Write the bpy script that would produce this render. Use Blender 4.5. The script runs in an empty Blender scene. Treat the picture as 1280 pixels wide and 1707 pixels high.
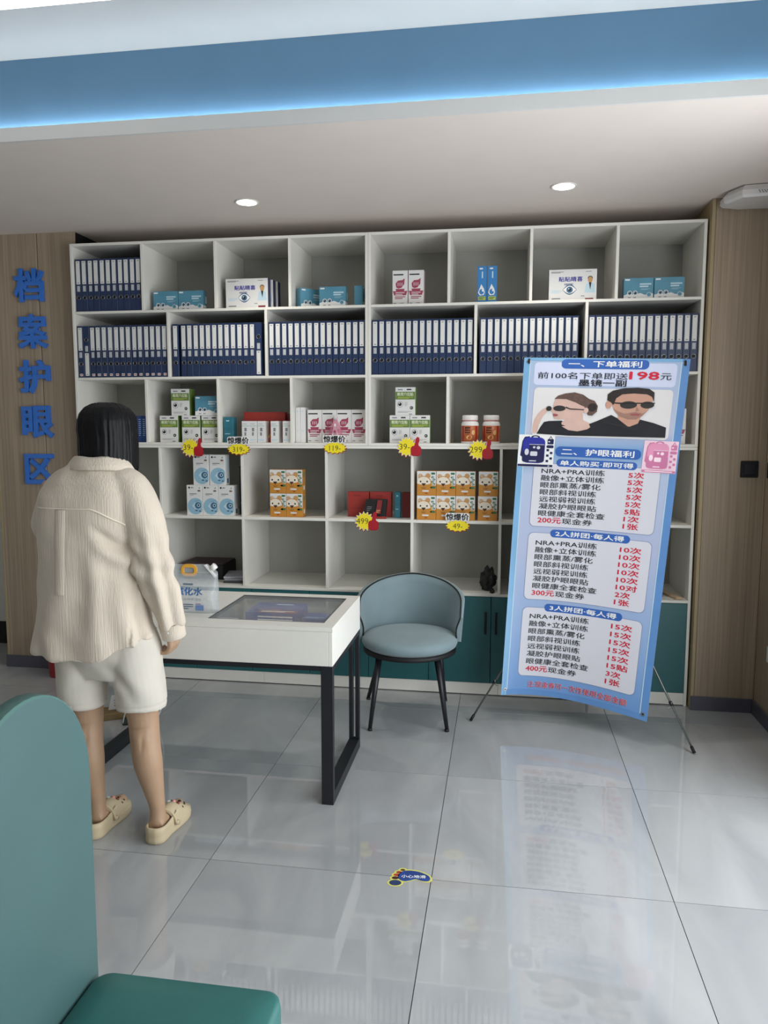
import bpy, bmesh, math, random
from mathutils import Vector, Matrix
random.seed(7)
PI = math.pi
scene = bpy.context.scene
COL = scene.collection

# ------------------------------------------------------------------ camera
F_PX, PITCH, YAW, ROLL, CAM_H = 1263.28, 0.107415, 0.153828, 0.0011, 1.5403
cam_d = bpy.data.cameras.new('camera')
cam = bpy.data.objects.new('camera', cam_d)
COL.objects.link(cam)
scene.camera = cam
cam_d.sensor_fit = 'VERTICAL'
cam_d.sensor_height = 36.0
cam_d.lens = 36.0 * F_PX / 1707.0
cam_d.clip_start = 0.02
_f = Vector((-math.sin(YAW) * math.cos(PITCH), math.cos(YAW) * math.cos(PITCH), -math.sin(PITCH)))
_r = Vector((math.cos(YAW), math.sin(YAW), 0))
_u = _r.cross(_f)
_r2 = _r * math.cos(ROLL) + _u * math.sin(ROLL)
_u2 = _u * math.cos(ROLL) - _r * math.sin(ROLL)
cam.matrix_world = Matrix(((_r2.x, _u2.x, -_f.x, 0), (_r2.y, _u2.y, -_f.y, 0), (_r2.z, _u2.z, -_f.z, CAM_H), (0, 0, 0, 1)))

# ------------------------------------------------------------------ light and exposure
scene.view_settings.view_transform = 'Standard'
scene.view_settings.look = 'None'
scene.view_settings.gamma = 1.0
scene.view_settings.use_curve_mapping = False
scene.view_settings.exposure = 0.12
world = bpy.data.worlds.new('daylight')
scene.world = world
world.use_nodes = True
world.node_tree.nodes['Background'].inputs['Color'].default_value = (0.82, 0.92, 1.0, 1)
world.node_tree.nodes['Background'].inputs['Strength'].default_value = 0.9

XWIN = 1.34
def area_light(name, loc, rot, sx, sy, power, color):
    d = bpy.data.lights.new(name, 'AREA')
    d.shape = 'RECTANGLE'; d.size = sx; d.size_y = sy; d.energy = power; d.color = color
    o = bpy.data.objects.new(name, d); COL.objects.link(o)
    o.location = loc; o.rotation_euler = rot
    return o
# daylight entering through the glazed shop front on the right-hand side, before the wood pier
area_light('shopfront_daylight', (XWIN, 1.70, 1.30), (0, PI / 2 + 0.06, 0), 2.3, 3.0, 80, (0.95, 0.975, 1.0))

# ------------------------------------------------------------------ materials
def lin(c):
    return tuple(((v / 255) / 12.92 if v / 255 <= 0.04045 else ((v / 255 + 0.055) / 1.055) ** 2.4) for v in c)
MATS = {}
def mat(name, rgb, rough=0.5, metal=0.0, var=0.06, nscale=6.0, stretch=(1, 1, 1), bump=0.0, bscale=200.0,
        bstretch=(1, 1, 1), spec=0.5, trans=0.0, coat=0.0, sss=0.0, sheen=0.0):
    if name in MATS: return MATS[name]
    m = bpy.data.materials.new(name); m.use_nodes = True
    nt = m.node_tree; N = nt.nodes; L = nt.links
    b = N['Principled BSDF']
    c = lin(rgb)
    tc = N.new('ShaderNodeTexCoord')
    mp = N.new('ShaderNodeMapping'); mp.inputs['Scale'].default_value = stretch
    L.new(tc.outputs['Object'], mp.inputs['Vector'])
    nz = N.new('ShaderNodeTexNoise'); nz.inputs['Scale'].default_value = nscale; nz.inputs['Detail'].default_value = 4
    L.new(mp.outputs['Vector'], nz.inputs['Vector'])
    rp = N.new('ShaderNodeValToRGB')
    rp.color_ramp.elements[0].position = 0.3; rp.color_ramp.elements[1].position = 0.7
    rp.color_ramp.elements[0].color = tuple(v * (1 - var) for v in c) + (1,)
    rp.color_ramp.elements[1].color = tuple(min(1, v * (1 + var)) for v in c) + (1,)
    L.new(nz.outputs['Fac'], rp.inputs['Fac'])
    L.new(rp.outputs['Color'], b.inputs['Base Color'])
    b.inputs['Roughness'].default_value = rough
    b.inputs['Metallic'].default_value = metal
    b.inputs['Specular IOR Level'].default_value = spec
    b.inputs['Coat Weight'].default_value = coat
    b.inputs['Transmission Weight'].default_value = trans
    if sheen: b.inputs['Sheen Weight'].default_value = sheen
    if sss:
        b.inputs['Subsurface Weight'].default_value = sss
        b.inputs['Subsurface Radius'].default_value = (0.012, 0.006, 0.004)
        b.inputs['Subsurface Scale'].default_value = 1.0
    if bump:
        mp2 = N.new('ShaderNodeMapping'); mp2.inputs['Scale'].default_value = bstretch
        L.new(tc.outputs['Object'], mp2.inputs['Vector'])
        n2 = N.new('ShaderNodeTexNoise'); n2.inputs['Scale'].default_value = bscale; n2.inputs['Detail'].default_value = 3
        L.new(mp2.outputs['Vector'], n2.inputs['Vector'])
        bp = N.new('ShaderNodeBump'); bp.inputs['Strength'].default_value = bump; bp.inputs['Distance'].default_value = 0.004
        L.new(n2.outputs['Fac'], bp.inputs['Height']); L.new(bp.outputs['Normal'], b.inputs['Normal'])
    MATS[name] = m
    return m
def emit(name, rgb, strength):
    if name in MATS: return MATS[name]
    m = bpy.data.materials.new(name); m.use_nodes = True
    nt = m.node_tree; nt.nodes.clear()
    e = nt.nodes.new('ShaderNodeEmission'); o = nt.nodes.new('ShaderNodeOutputMaterial')
    e.inputs['Color'].default_value = lin(rgb) + (1,); e.inputs['Strength'].default_value = strength
    nt.links.new(e.outputs[0], o.inputs['Surface'])
    MATS[name] = m
    return m
def clear(name, rgb, opacity, rough=0.05):
    """thin clear sheet: tinted see-through layer with a Fresnel sheen"""
    if name in MATS: return MATS[name]
    m = bpy.data.materials.new(name); m.use_nodes = True
    nt = m.node_tree; N = nt.nodes; L = nt.links
    b = N['Principled BSDF']; b.inputs['Base Color'].default_value = lin(rgb) + (1,); b.inputs['Roughness'].default_value = rough
    t = N.new('ShaderNodeBsdfTransparent')
    mx = N.new('ShaderNodeMixShader')
    lw = N.new('ShaderNodeLayerWeight'); lw.inputs['Blend'].default_value = 0.5
    pw = N.new('ShaderNodeMath'); pw.operation = 'POWER'; pw.inputs[1].default_value = 4.0
    nz = N.new('ShaderNodeTexNoise'); nz.inputs['Scale'].default_value = 9
    mu = N.new('ShaderNodeMath'); mu.operation = 'MULTIPLY'; mu.inputs[1].default_value = opacity * .4
    ma = N.new('ShaderNodeMath'); ma.operation = 'MULTIPLY_ADD'; ma.inputs[1].default_value = 0.4; ma.use_clamp = True
    of = N.new('ShaderNodeMath'); of.operation = 'ADD'; of.inputs[1].default_value = opacity * .8 + .02
    L.new(lw.outputs['Facing'], pw.inputs[0]); L.new(nz.outputs['Fac'], mu.inputs[0]); L.new(mu.outputs[0], of.inputs[0])
    L.new(pw.outputs[0], ma.inputs[0]); L.new(of.outputs[0], ma.inputs[2]); L.new(ma.outputs[0], mx.inputs['Fac'])
    L.new(t.outputs[0], mx.inputs[1]); L.new(b.outputs[0], mx.inputs[2])
    L.new(mx.outputs[0], N['Material Output'].inputs['Surface'])
    MATS[name] = m
    return m
def wood(name, ca, cb):
    m = bpy.data.materials.new(name); m.use_nodes = True
    nt = m.node_tree; N = nt.nodes; L = nt.links; b = N['Principled BSDF']
    tc = N.new('ShaderNodeTexCoord'); mp = N.new('ShaderNodeMapping'); mp.inputs['Scale'].default_value = (1, 1, 0.012)
    L.new(tc.outputs['Object'], mp.inputs['Vector'])
    a = N.new('ShaderNodeTexNoise'); a.inputs['Scale'].default_value = 70; a.inputs['Detail'].default_value = 5; a.inputs['Roughness'].default_value = 0.65
    c = N.new('ShaderNodeTexNoise'); c.inputs['Scale'].default_value = 260; c.inputs['Detail'].default_value = 2
    L.new(mp.outputs['Vector'], a.inputs['Vector']); L.new(mp.outputs['Vector'], c.inputs['Vector'])
    ad = N.new('ShaderNodeMath'); ad.operation = 'MULTIPLY_ADD'; ad.inputs[1].default_value = 0.35; ad.inputs[2].default_value = -0.17
    L.new(c.outputs['Fac'], ad.inputs[0])
    sm = N.new('ShaderNodeMath'); sm.operation = 'ADD'; L.new(a.outputs['Fac'], sm.inputs[0]); L.new(ad.outputs[0], sm.inputs[1])
    rp = N.new('ShaderNodeValToRGB'); rp.color_ramp.elements[0].position = 0.3; rp.color_ramp.elements[1].position = 0.72
    rp.color_ramp.elements[0].color = lin(ca) + (1,); rp.color_ramp.elements[1].color = lin(cb) + (1,)
    L.new(sm.outputs[0], rp.inputs['Fac']); L.new(rp.outputs['Color'], b.inputs['Base Color'])
    b.inputs['Roughness'].default_value = 0.5
    bp = N.new('ShaderNodeBump'); bp.inputs['Strength'].default_value = 0.15; bp.inputs['Distance'].default_value = 0.002
    L.new(sm.outputs[0], bp.inputs['Height']); L.new(bp.outputs['Normal'], b.inputs['Normal'])
    MATS[name] = m
    return m
def tile_mat():
    m = bpy.data.materials.new('polished tile'); m.use_nodes = True
    nt = m.node_tree; N = nt.nodes; L = nt.links; b = N['Principled BSDF']
    tc = N.new('ShaderNodeTexCoord'); oi = N.new('ShaderNodeObjectInfo')
    mu = N.new('ShaderNodeVectorMath'); mu.operation = 'MULTIPLY_ADD'
    cb = N.new('ShaderNodeCombineXYZ')
    sc = N.new('ShaderNodeMath'); sc.operation = 'MULTIPLY'; sc.inputs[1].default_value = 30
    L.new(oi.outputs['Random'], sc.inputs[0]); L.new(sc.outputs[0], cb.inputs['X']); L.new(sc.outputs[0], cb.inputs['Z'])
    mu.inputs[1].default_value = (1.0, 0.35, 1.0)
    L.new(tc.outputs['Object'], mu.inputs[0]); L.new(cb.outputs[0], mu.inputs[2])
    a = N.new('ShaderNodeTexNoise'); a.inputs['Scale'].default_value = 3.2; a.inputs['Detail'].default_value = 6; a.inputs['Distortion'].default_value = 0.8
    L.new(mu.outputs[0], a.inputs['Vector'])
    rp = N.new('ShaderNodeValToRGB'); rp.color_ramp.elements[0].position = 0.32; rp.color_ramp.elements[1].position = 0.7
    rp.color_ramp.elements[0].color = lin((158, 161, 163)) + (1,); rp.color_ramp.elements[1].color = lin((180, 182, 183)) + (1,)
    L.new(a.outputs['Fac'], rp.inputs['Fac']); L.new(rp.outputs['Color'], b.inputs['Base Color'])
    b.inputs['Roughness'].default_value = 0.025
    b.inputs['Specular IOR Level'].default_value = 0.85
    MATS['polished tile'] = m
    return m

M_WHITE = mat('white melamine', (232, 230, 222), 0.42, var=0.02)
M_BACK = mat('shade-toned back board', (176, 176, 170), 0.6, var=0.03)  # white board toned grey, the shade deep in the cubbies put into its colour
M_TEAL = mat('teal laminate', (38, 96, 100), 0.42, var=0.05)
M_BLACK = mat('black powder coat', (24, 26, 32), 0.4, var=0.1)
M_DBLACK = mat('matt black', (12, 12, 15), 0.6, var=0.1)
M_CEIL = mat('ceiling paint', (229, 219, 211), 0.75, var=0.015, bump=0.04)
M_FASCIA = mat('fascia paint', (216, 216, 214), 0.7, var=0.015)
M_BLUEW = mat('blue cove paint', (96, 134, 164), 0.7, var=0.03)
M_WALL = mat('plain wall paint', (214, 212, 206), 0.75, var=0.02, bump=0.05)
M_SKIRT = mat('slate skirting', (84, 84, 96), 0.45, var=0.05)
M_GROUT = mat('grout', (84, 86, 86), 0.8, var=0.06, nscale=40)
M_TILE = tile_mat()
M_WOOD = wood('vertical grain veneer', (142, 126, 108), (176, 158, 136))
M_WOODEDGE = mat('veneer edge band', (168, 150, 116), 0.5, var=0.06, stretch=(1, 1, 0.05))
M_STEEL = mat('brushed steel', (168, 170, 170), 0.3, metal=1.0, var=0.05)
M_NAVY = mat('navy binder plastic', (34, 52, 88), 0.42, var=0.08, nscale=3)
M_PAPER = mat('white card', (226, 226, 222), 0.6, var=0.02)
M_PWHITE = mat('print white', (236, 236, 234), 0.55, var=0.01)
M_PBLACK = mat('print black', (26, 26, 30), 0.5, var=0.05)
M_PGREY = mat('print grey', (128, 130, 134), 0.55, var=0.05)
M_PRED = mat('print red', (196, 28, 48), 0.5, var=0.04)
M_PNAVY = mat('print navy', (34, 52, 120), 0.5, var=0.04)

# ------------------------------------------------------------------ geometry helpers
class G:
    def __init__(s): s.v = []; s.f = []; s.fm = []; s.mats = []; s.smooth = []
    def mi(s, m):
        if m not in s.mats: s.mats.append(m)
        return s.mats.index(m)
    def face(s, pts, m, smooth=False):
        b = len(s.v); s.v += [tuple(p) for p in pts]; s.f.append(tuple(range(b, b + len(pts)))); s.fm.append(s.mi(m)); s.smooth.append(smooth)
    def add(s, verts, faces, m, smooth=False):
        b = len(s.v); s.v += [tuple(p) for p in verts]; k = s.mi(m)
        for f in faces: s.f.append(tuple(i + b for i in f)); s.fm.append(k); s.smooth.append(smooth)
    def box(s, x0, y0, z0, x1, y1, z1, m):
        s.add([(x, y, z) for x in (x0, x1) for y in (y0, y1) for z in (z0, z1)],
              [(0, 1, 3, 2), (4, 6, 7, 5), (0, 4, 5, 1), (2, 3, 7, 6), (0, 2, 6, 4), (1, 5, 7, 3)], m)
    def cbox(s, x0, y0, z0, x1, y1, z1, m, c=0.003, seg=1):
        bm = bmesh.new(); bmesh.ops.create_cube(bm, size=1)
        for v in bm.verts:
            v.co.x = x0 + (v.co.x + .5) * (x1 - x0); v.co.y = y0 + (v.co.y + .5) * (y1 - y0); v.co.z = z0 + (v.co.z + .5) * (z1 - z0)
        bmesh.ops.bevel(bm, geom=list(bm.edges), offset=c, segments=seg, affect='EDGES', profile=0.5)
        bm.verts.index_update()
        s.add([v.co[:] for v in bm.verts], [[v.index for v in f.verts] for f in bm.faces], m, seg > 1)
        bm.free()
    def loft(s, rings, m, closed=True, cap=True, smooth=True):
        n = len(rings[0]); vs = [p for r in rings for p in r]; fs = []
        for i in range(len(rings) - 1):
            for j in range(n if closed else n - 1):
                k = (j + 1) % n
                fs.append((i * n + j, i * n + k, (i + 1) * n + k, (i + 1) * n + j))
        if cap:
            fs.append(tuple(range(n - 1, -1, -1))); o = (len(rings) - 1) * n; fs.append(tuple(range(o, o + n)))
        s.add(vs, fs, m, smooth)
    def tube(s, path, r, m, n=10, cap=True):
        path = [Vector(p) for p in path]; rings = []
        rr = r if isinstance(r, (list, tuple)) else [r] * len(path)
        up = None
        for i, p in enumerate(path):
            d = (path[min(i + 1, len(path) - 1)] - path[max(i - 1, 0)]).normalized()
            if up is None:
                up = Vector((0, 0, 1)) if abs(d.z) < 0.9 else Vector((0, 1, 0))
            a = d.cross(up).normalized(); up = a.cross(d).normalized()
            rings.append([tuple(p + (a * math.cos(2 * PI * k / n) + up * math.sin(2 * PI * k / n)) * rr[i]) for k in range(n)])
        s.loft(rings, m, cap=cap)
    def lathe(s, prof, c, m, n=24, sx=1, sy=1, smooth=True):
        rings = [[(c[0] + r * math.cos(2 * PI * k / n) * sx, c[1] + r * math.sin(2 * PI * k / n) * sy, c[2] + z) for k in range(n)] for r, z in prof]
        s.loft(rings, m, smooth=smooth)
    def extrude(s, pts, fn, d0, d1, m, mside=None):
        """pts 2D outline, fn(x,y,d)->3D"""
        n = len(pts); a = [fn(x, y, d0) for x, y in pts]; b = [fn(x, y, d1) for x, y in pts]
        s.face(a, m); s.face(b[::-1], m)
        s.add(a + b, [(i, (i + 1) % n, n + (i + 1) % n, n + i) for i in range(n)], mside or m)
    # flat print: fn(u, v, layer) -> 3D
    def ppoly(s, pts, m, fn, ly): s.face([fn(x, y, ly) for x, y in pts], m)
    def prect(s, x0, y0, x1, y1, m, fn, ly): s.ppoly([(x0, y0), (x1, y0), (x1, y1), (x0, y1)], m, fn, ly)
    def pell(s, cx, cy, rx, ry, m, fn, ly, n=24, a0=0, a1=2 * PI):
        s.ppoly([(cx + rx * math.cos(a0 + (a1 - a0) * k / n), cy + ry * math.sin(a0 + (a1 - a0) * k / n)) for k in range(n if a1 - a0 > 6.2 else n + 1)], m, fn, ly)
    def prr(s, x0, y0, x1, y1, r, m, fn, ly, n=6, sub=1):
        s.ppoly(rrect(x0, y0, x1, y1, r, n), m, fn, ly)
    def ptext(s, t, x0, y0, x1, y1, m, fn, ly, bold=0.012, keep=None):
        vs, fs, asp = text_geo(t, 0.0)
        w, h = x1 - x0, y1 - y0
        if keep is not None:                       # keep glyph aspect, anchor left/centre/right
            w2 = h * asp
            if keep == 'c': x0 = (x0 + x1) / 2 - w2 / 2
            if keep == 'r': x0 = x1 - w2
            w = w2
        e = h * bold * 1.1                         # heavier strokes: the glyphs overprinted with small shifts
        sh = [(0, 0)] if bold <= 0 else [(-e, 0), (e, 0), (0, -e * .7), (0, e * .7)]
        for k, (dx, dy) in enumerate(sh):
            s.add([fn(x0 + a * w + dx, y0 + b * h + dy, ly + .04 * k) for a, b in vs], fs, m)
    def mesh(s, name):
        me = bpy.data.meshes.new(name); me.from_pydata(s.v, [], s.f)
        for m in s.mats: me.materials.append(m)
        for p, k, sm in zip(me.polygons, s.fm, s.smooth): p.material_index = k; p.use_smooth = sm
        me.update()
        return me
def rrect(x0, y0, x1, y1, r, n=6):
    out = []
    for cx, cy, a in ((x1 - r, y1 - r, 0), (x0 + r, y1 - r, PI / 2), (x0 + r, y0 + r, PI), (x1 - r, y0 + r, 1.5 * PI)):
        out += [(cx + r * math.cos(a + k * PI / 2 / n), cy + r * math.sin(a + k * PI / 2 / n)) for k in range(n + 1)]
    return out
_TX = {}
def text_geo(t, bold):
    if (t, bold) in _TX: return _TX[(t, bold)]
    c = bpy.data.curves.new('text', 'FONT'); c.body = t; c.size = 1; c.resolution_u = 2; c.offset = bold
    o = bpy.data.objects.new('text', c)
    me = o.to_mesh()
    vs = [(v.co.x, v.co.y) for v in me.vertices]; fs = [tuple(p.vertices) for p in me.polygons]
    o.to_mesh_clear(); bpy.data.objects.remove(o); bpy.data.curves.remove(c)
    x0 = min(v[0] for v in vs); x1 = max(v[0] for v in vs); y0 = min(v[1] for v in vs); y1 = max(v[1] for v in vs)
    r = ([((a - x0) / (x1 - x0), (b - y0) / (y1 - y0)) for a, b in vs], fs, (x1 - x0) / (y1 - y0))
    _TX[(t, bold)] = r
    return r
def tag(o, label, cat, group=None):
    o['label'] = label; o['category'] = cat
    if group: o['group'] = group
    return o
def thing(name, label, cat, loc=(0, 0, 0), rotz=0, group=None):
    o = bpy.data.objects.new(name, None); COL.objects.link(o)
    o.empty_display_size = 0.05
    o.location = loc; o.rotation_euler = (0, 0, rotz)
    return tag(o, label, cat, group)
def obj(name, g, parent=None, loc=(0, 0, 0), rotz=0, label=None):
    me = g if isinstance(g, bpy.types.Mesh) else g.mesh(name)
    o = bpy.data.objects.new(name, me); COL.objects.link(o)
    o.location = loc; o.rotation_euler = (0, 0, rotz)
    if parent: o.parent = parent
    if label: o['label'] = label
    return o
def struct(name, g, parent=None, loc=(0, 0, 0)):
    o = obj(name, g, parent, loc)
    if not parent: o['kind'] = 'structure'
    return o
def one(fn, *a):
    g = G(); fn(g, *a); return g
def bx(*a):
    g = G(); g.box(*a); return g
def cb(*a, **k):
    g = G(); g.cbox(*a, **k); return g
def dup(root, loc=None, rotz=None, label=None, group=None):
    r = root.copy(); COL.objects.link(r)
    if loc is not None: r.location = loc
    if rotz is not None: r.rotation_euler = (0, 0, rotz)
    if label: r['label'] = label
    if group: r['group'] = group
    for ch in list(root.children):
        c = ch.copy(); COL.objects.link(c); c.parent = r
        for k in list(ch.children):
            d = k.copy(); COL.objects.link(d); d.parent = c
    return r

# ------------------------------------------------------------------ dimensions (metres)
YS = 4.327            # front plane of the shelving
XL, XR = -2.575, 1.047
XW = 1.385            # right wall
YP_R, YP_L = 4.284, 4.405   # wood panel planes right and left of the shelving
ZC, ZU = 2.735, 3.14  # lower and upper ceiling
YE = 3.04             # edge of the lower ceiling
XFAR = -5.015

# ================================================================== THE SETTING
floor = struct('floor', bx(XFAR, -3.0, -0.06, XW, 4.95, -0.0045, M_GROUT))
tg = G(); tg.box(-0.3986, -0.3986, -0.0044, 0.3986, 0.3986, 0.0, M_TILE)
tile_me = tg.mesh('tile')
for i in range(-5, 3):
    for j in range(-7, 3):
        obj('tile', tile_me, floor, (-1.015 + .8 * i + .4, 2.458 + .8 * j + .4, 0))
tgh = G(); tgh.box(-0.3986, -0.045, -0.0044, 0.3986, 0.045, 0.0, M_TILE)
tile_half = tgh.mesh('tile')
for i in range(-5, 3): obj('tile', tile_half, floor, (-1.015 + .8 * i + .4, 4.858 + .046, 0))

# back wall of the shelving niche and side panels
struct('wall_back', bx(-3.18, 4.90, 0, XW, 4.95, 3.3, M_WALL))
wl = struct('wall_left', bx(-3.17, YP_L + 0.012, 0, -2.585, 4.90, ZC, M_DBLACK))
for a, b in ((-3.17, -2.8395), (-2.8345, -2.585)):
    obj('panel', cb(a, YP_L, 0.0, b, YP_L + 0.012, ZC, M_WOOD, c=0.0015), wl)
obj('edge_strip', cb(-3.176, YP_L - 0.002, 0, -3.162, YP_L + 0.2, ZC, M_WOODEDGE, c=0.001), wl)
wr = struct('wall_right', one(lambda g: (g.box(XW + 0.012, 3.30, 0, XW + 0.12, 4.95, 3.3, M_DBLACK), g.box(XW + 0.012, -3.0, 2.62, XW + 0.12, 3.30, 3.3, M_WALL), g.box(XW + 0.012, -3.0, 0, XW + 0.12, -2.2, 2.62, M_WALL))))
obj('panel', cb(1.075, YP_R, 0, XW, YP_R + 0.012, ZC, M_WOOD, c=0.0015), wr)
obj('edge_strip', cb(1.056, YP_R - 0.002, 0, 1.074, YP_R + 0.3, ZC, M_WOODEDGE, c=0.002), wr)
obj('return_panel', bx(1.058, YP_R + 0.30, 0, 1.07, 4.90, ZC, M_WOOD), wr)
obj('panel', cb(XW, 3.30, 0, XW + 0.012, YP_R - 0.001, 2.73, M_WOOD, c=0.0015), wr)
w1 = struct('window_1', one(lambda g: ([g.box(XW + .03, y - .025, 0, XW + .09, y + .025, 2.62, M_STEEL) for y in (-2.175, -.8, .6, 1.95, 3.275)], g.box(XW + .03, -2.15, 0, XW + .09, 3.25, .06, M_STEEL), g.box(XW + .03, -2.15, 2.56, XW + .09, 3.25, 2.62, M_STEEL))))
for y0_, y1_ in ((-2.15, -.825), (-.775, .575), (.625, 1.925), (1.975, 3.25)): obj('pane', bx(XW + .055, y0_, .06, XW + .065, y1_, 2.56, clear('shop window glass', (220, 228, 228), .01, .02)), w1)
# recess further left with a pale wall
struct('wall_recess', bx(XFAR, 4.90, 0, -3.18, 4.95, 3.3, M_WALL))
struct('wall_far_left', bx(XFAR - 0.1, -3.0, 0, XFAR, 4.95, 3.3, M_WALL))
struct('wall_front', bx(XFAR, -3.1, 0, XW + .12, -3.0, 3.3, M_WALL))
struct('baseboard_right', one(lambda g: (g.cbox(1.056, YP_R - 0.012, 0.0, XW - 0.012, YP_R - 0.0005, 0.078, M_SKIRT, c=0.002), g.cbox(XW - 0.012, 3.30, 0.0, XW - 0.0005, YP_R - 0.0005, 0.078, M_SKIRT, c=0.002))))
struct('baseboard_left', one(lambda g: g.cbox(-3.182, YP_L - 0.012, 0.0, -2.59, YP_L - 0.0025, 0.078, M_SKIRT, c=0.002)))
struct('baseboard_recess', one(lambda g: g.box(XFAR, 4.885, 0.0, -3.185, 4.8995, 0.16, M_DBLACK)))

# ceiling: dropped soffit over the shelving, lit blue cove, raised ceiling beyond
struct('ceiling', one(lambda g: (g.box(XFAR, YE, ZC, XW, 4.90, ZC + 0.018, M_CEIL), g.box(XFAR, -3.0, ZU, XW, 3.24, ZU + 0.06, mat('shade-toned ceiling paint', (172, 171, 169), .75, var=.015)))))  # raised part: same ceiling paint, darkened so its colour carries the dimmer light
struct('trim_1', bx(XFAR, YE - 0.012, ZC, XW, YE, 2.79, M_FASCIA))
struct('trim_2', bx(XFAR, 3.20, ZC + 0.0185, XW, 3.24, ZU - 0.0005, M_BLUEW))
led = obj('led_strip', bx(XFAR + .02, 3.176, 2.8195, XW - .02, 3.190, 2.8255, emit('cove led', (228, 243, 255), 40)))
obj('led_channel', bx(XFAR + .02, 3.166, 2.7537, XW - .02, 3.199, 2.819, M_WHITE), led)
tag(led, 'glowing LED strip hidden in the cove behind the ceiling edge', 'led strip')

# ================================================================== LAMPS
def downlight(x, y, label):
    t = thing('downlight', label, 'downlight', (x, y, ZC), group=None)
    g = G(); n = 32
    prof = [(0.064, 0.0), (0.064, -0.004), (0.060, -0.006), (0.050, -0.003), (0.050, 0.0)]
    g.lathe([(0.064, -0.0005), (0.064, -0.004), (0.060, -0.006), (0.051, -0.0035), (0.051, -0.0005)], (0, 0, 0), M_WHITE, n)
    obj('trim_ring', g, t)
    d = G(); d.lathe([(0.0505, -0.0032), (0.03, -0.0042), (0.002, -0.0044)], (0, 0, 0), emit('downlight lens', (255, 250, 240), 14), n)
    obj('lens', d, t)
    l = bpy.data.lights.new('downlight_beam', 'SPOT'); l.energy = 26; l.spot_size = 2.0; l.spot_blend = 0.9; l.shadow_soft_size = 0.05; l.color = (1.0, 0.95, 0.88)
    o = bpy.data.objects.new('downlight_beam', l); COL.objects.link(o); o.parent = t; o.location = (0, 0, -0.012)
    return t
downlight(-1.351, 3.985, 'round recessed ceiling downlight over the blue binders beside the wall lettering')
downlight(0.278, 3.965, 'round recessed ceiling downlight over the pull-up banner')
def linear_lamp(x0, x1, y, label, grp=None, strength=5.0):
    t = thing('linear_lamp', label, 'ceiling lamp', ((x0 + x1) / 2, y, ZU), group=grp)
    h = (x1 - x0) / 2
    obj('housing', cb(-h, -0.027, -0.034, h, 0.027, -0.0005, M_BLACK, c=0.002), t)
    obj('diffuser', cb(-h + .012, -0.022, -0.046, h - .002, 0.022, -0.0345, emit('lamp diffuser', (255, 252, 244), strength), c=0.002), t)
    return t
linear_lamp(-3.35, -1.42, 2.73, 'slim glowing linear ceiling lamp on the raised ceiling beside the blue cove')
for yy in (1.35, -0.05, -1.45):
    for a, b in ((-3.35, -1.42), (-0.75, 1.18)):
        linear_lamp(a, b, yy, 'slim linear ceiling lamp, ' + ('window' if a > -1 else 'lettering') + ' side, ' + {1.35: 'row next to the cove lamp', -.05: 'middle row', -1.45: 'row farthest from the shelving'}[yy], 'rows of linear lamps')

# ================================================================== SHELVING
T = 0.016
def shelf_board(parent, name, x0, x1, z0, z1, y0=0.0, y1=0.485, m=M_WHITE):
    return obj(name, cb(x0, y0, z0, x1, y1, z1, m, c=0.0012), parent)
def bookcase(xa, xb, d1, d2, d3, label):
    xc = (xa + xb) / 2; zb = 1.4505
    t = thing('bookcase', label, 'bookcase', (xc, YS, zb), group=None)
    a, b = xa - xc, xb - xc
    lv = [(1.4505, 1.466), (1.841, 1.856), (2.233, 2.248), (2.629, 2.645)]
    for x in (a, b - T): shelf_board(t, 'side_panel', x, x + T, 0, 2.645 - zb)
    shelf_board(t, 'top_board', a + T, b - T, lv[3][0] - zb, lv[3][1] - zb)
    for l in lv[:3]: shelf_board(t, 'shelf_board', a + T, b - T, l[0] - zb, l[1] - zb)
    for ds, lo, hi in ((d1, 2, 3), (d2, 1, 2), (d3, 0, 1)):
        for x in ds: shelf_board(t, 'divider', x - xc - T / 2, x - xc + T / 2, lv[lo][1] - zb, lv[hi][0] - zb)
    shelf_board(t, 'back_panel', a, b, 0, 2.645 - zb, 0.486, 0.495, M_BACK)
    return t
XM = -0.7645
bookcase(XL, XM - 0.0005, (-2.119, -1.667, -1.22), (-1.967, -1.366), (-2.117, -1.666, -1.219), 'white open bookcase with navy binders, beside the wall lettering')
bookcase(XM + 0.0005, XR, (-0.308, 0.14, 0.594), (-0.157, 0.443), (-0.308, 0.14, 0.594), 'white open bookcase with binders, behind the pull-up banner')

base = thing('base_cabinet', 'white base cabinet with open cubbies above teal doors, under the bookcases', 'cabinet', ((XL + XR) / 2, YS, 0))
bc = (XL + XR) / 2
for x in (XL, XR - T): shelf_board(base, 'side_panel', x - bc, x - bc + T, 0, 1.434)
shelf_board(base, 'top_board', XL - bc, XR - bc, 1.4345, 1.4495)
for z0, z1 in ((1.008, 1.024), (0.588, 0.603)): shelf_board(base, 'shelf_board', XL - bc + T, XR - bc - T, z0, z1)
for x in (-2.043, -1.526, -1.013, -0.508, -0.003, 0.515):
    shelf_board(base, 'divider', x - bc - T / 2, x - bc + T / 2, 1.024, 1.434)
    shelf_board(base, 'divider', x - bc - T / 2, x - bc + T / 2, 0.603, 1.008)
shelf_board(base, 'back_panel', XL - bc, XR - bc, 0.0, 1.45, 0.486, 0.495, M_BACK)
for x0, x1 in ((XL + T, -1.4115), (-1.4105, 0.0), (0.001, XR - T)):
    shelf_board(base, 'plinth', x0 - bc, x1 - bc, 0.006, 0.0735, 0.003, 0.02)
dw = (XR - XL - 2 * T) / 10
handle_g = G()
handle_g.tube([(0, 0.0005, -0.058), (0, -0.022, -0.058), (0, -0.024, -0.054), (0, -0.024, 0.054), (0, -0.022, 0.058), (0, 0.0005, 0.058)], 0.0055, M_DBLACK, 8)
handle_me = handle_g.mesh('handle')
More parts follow.
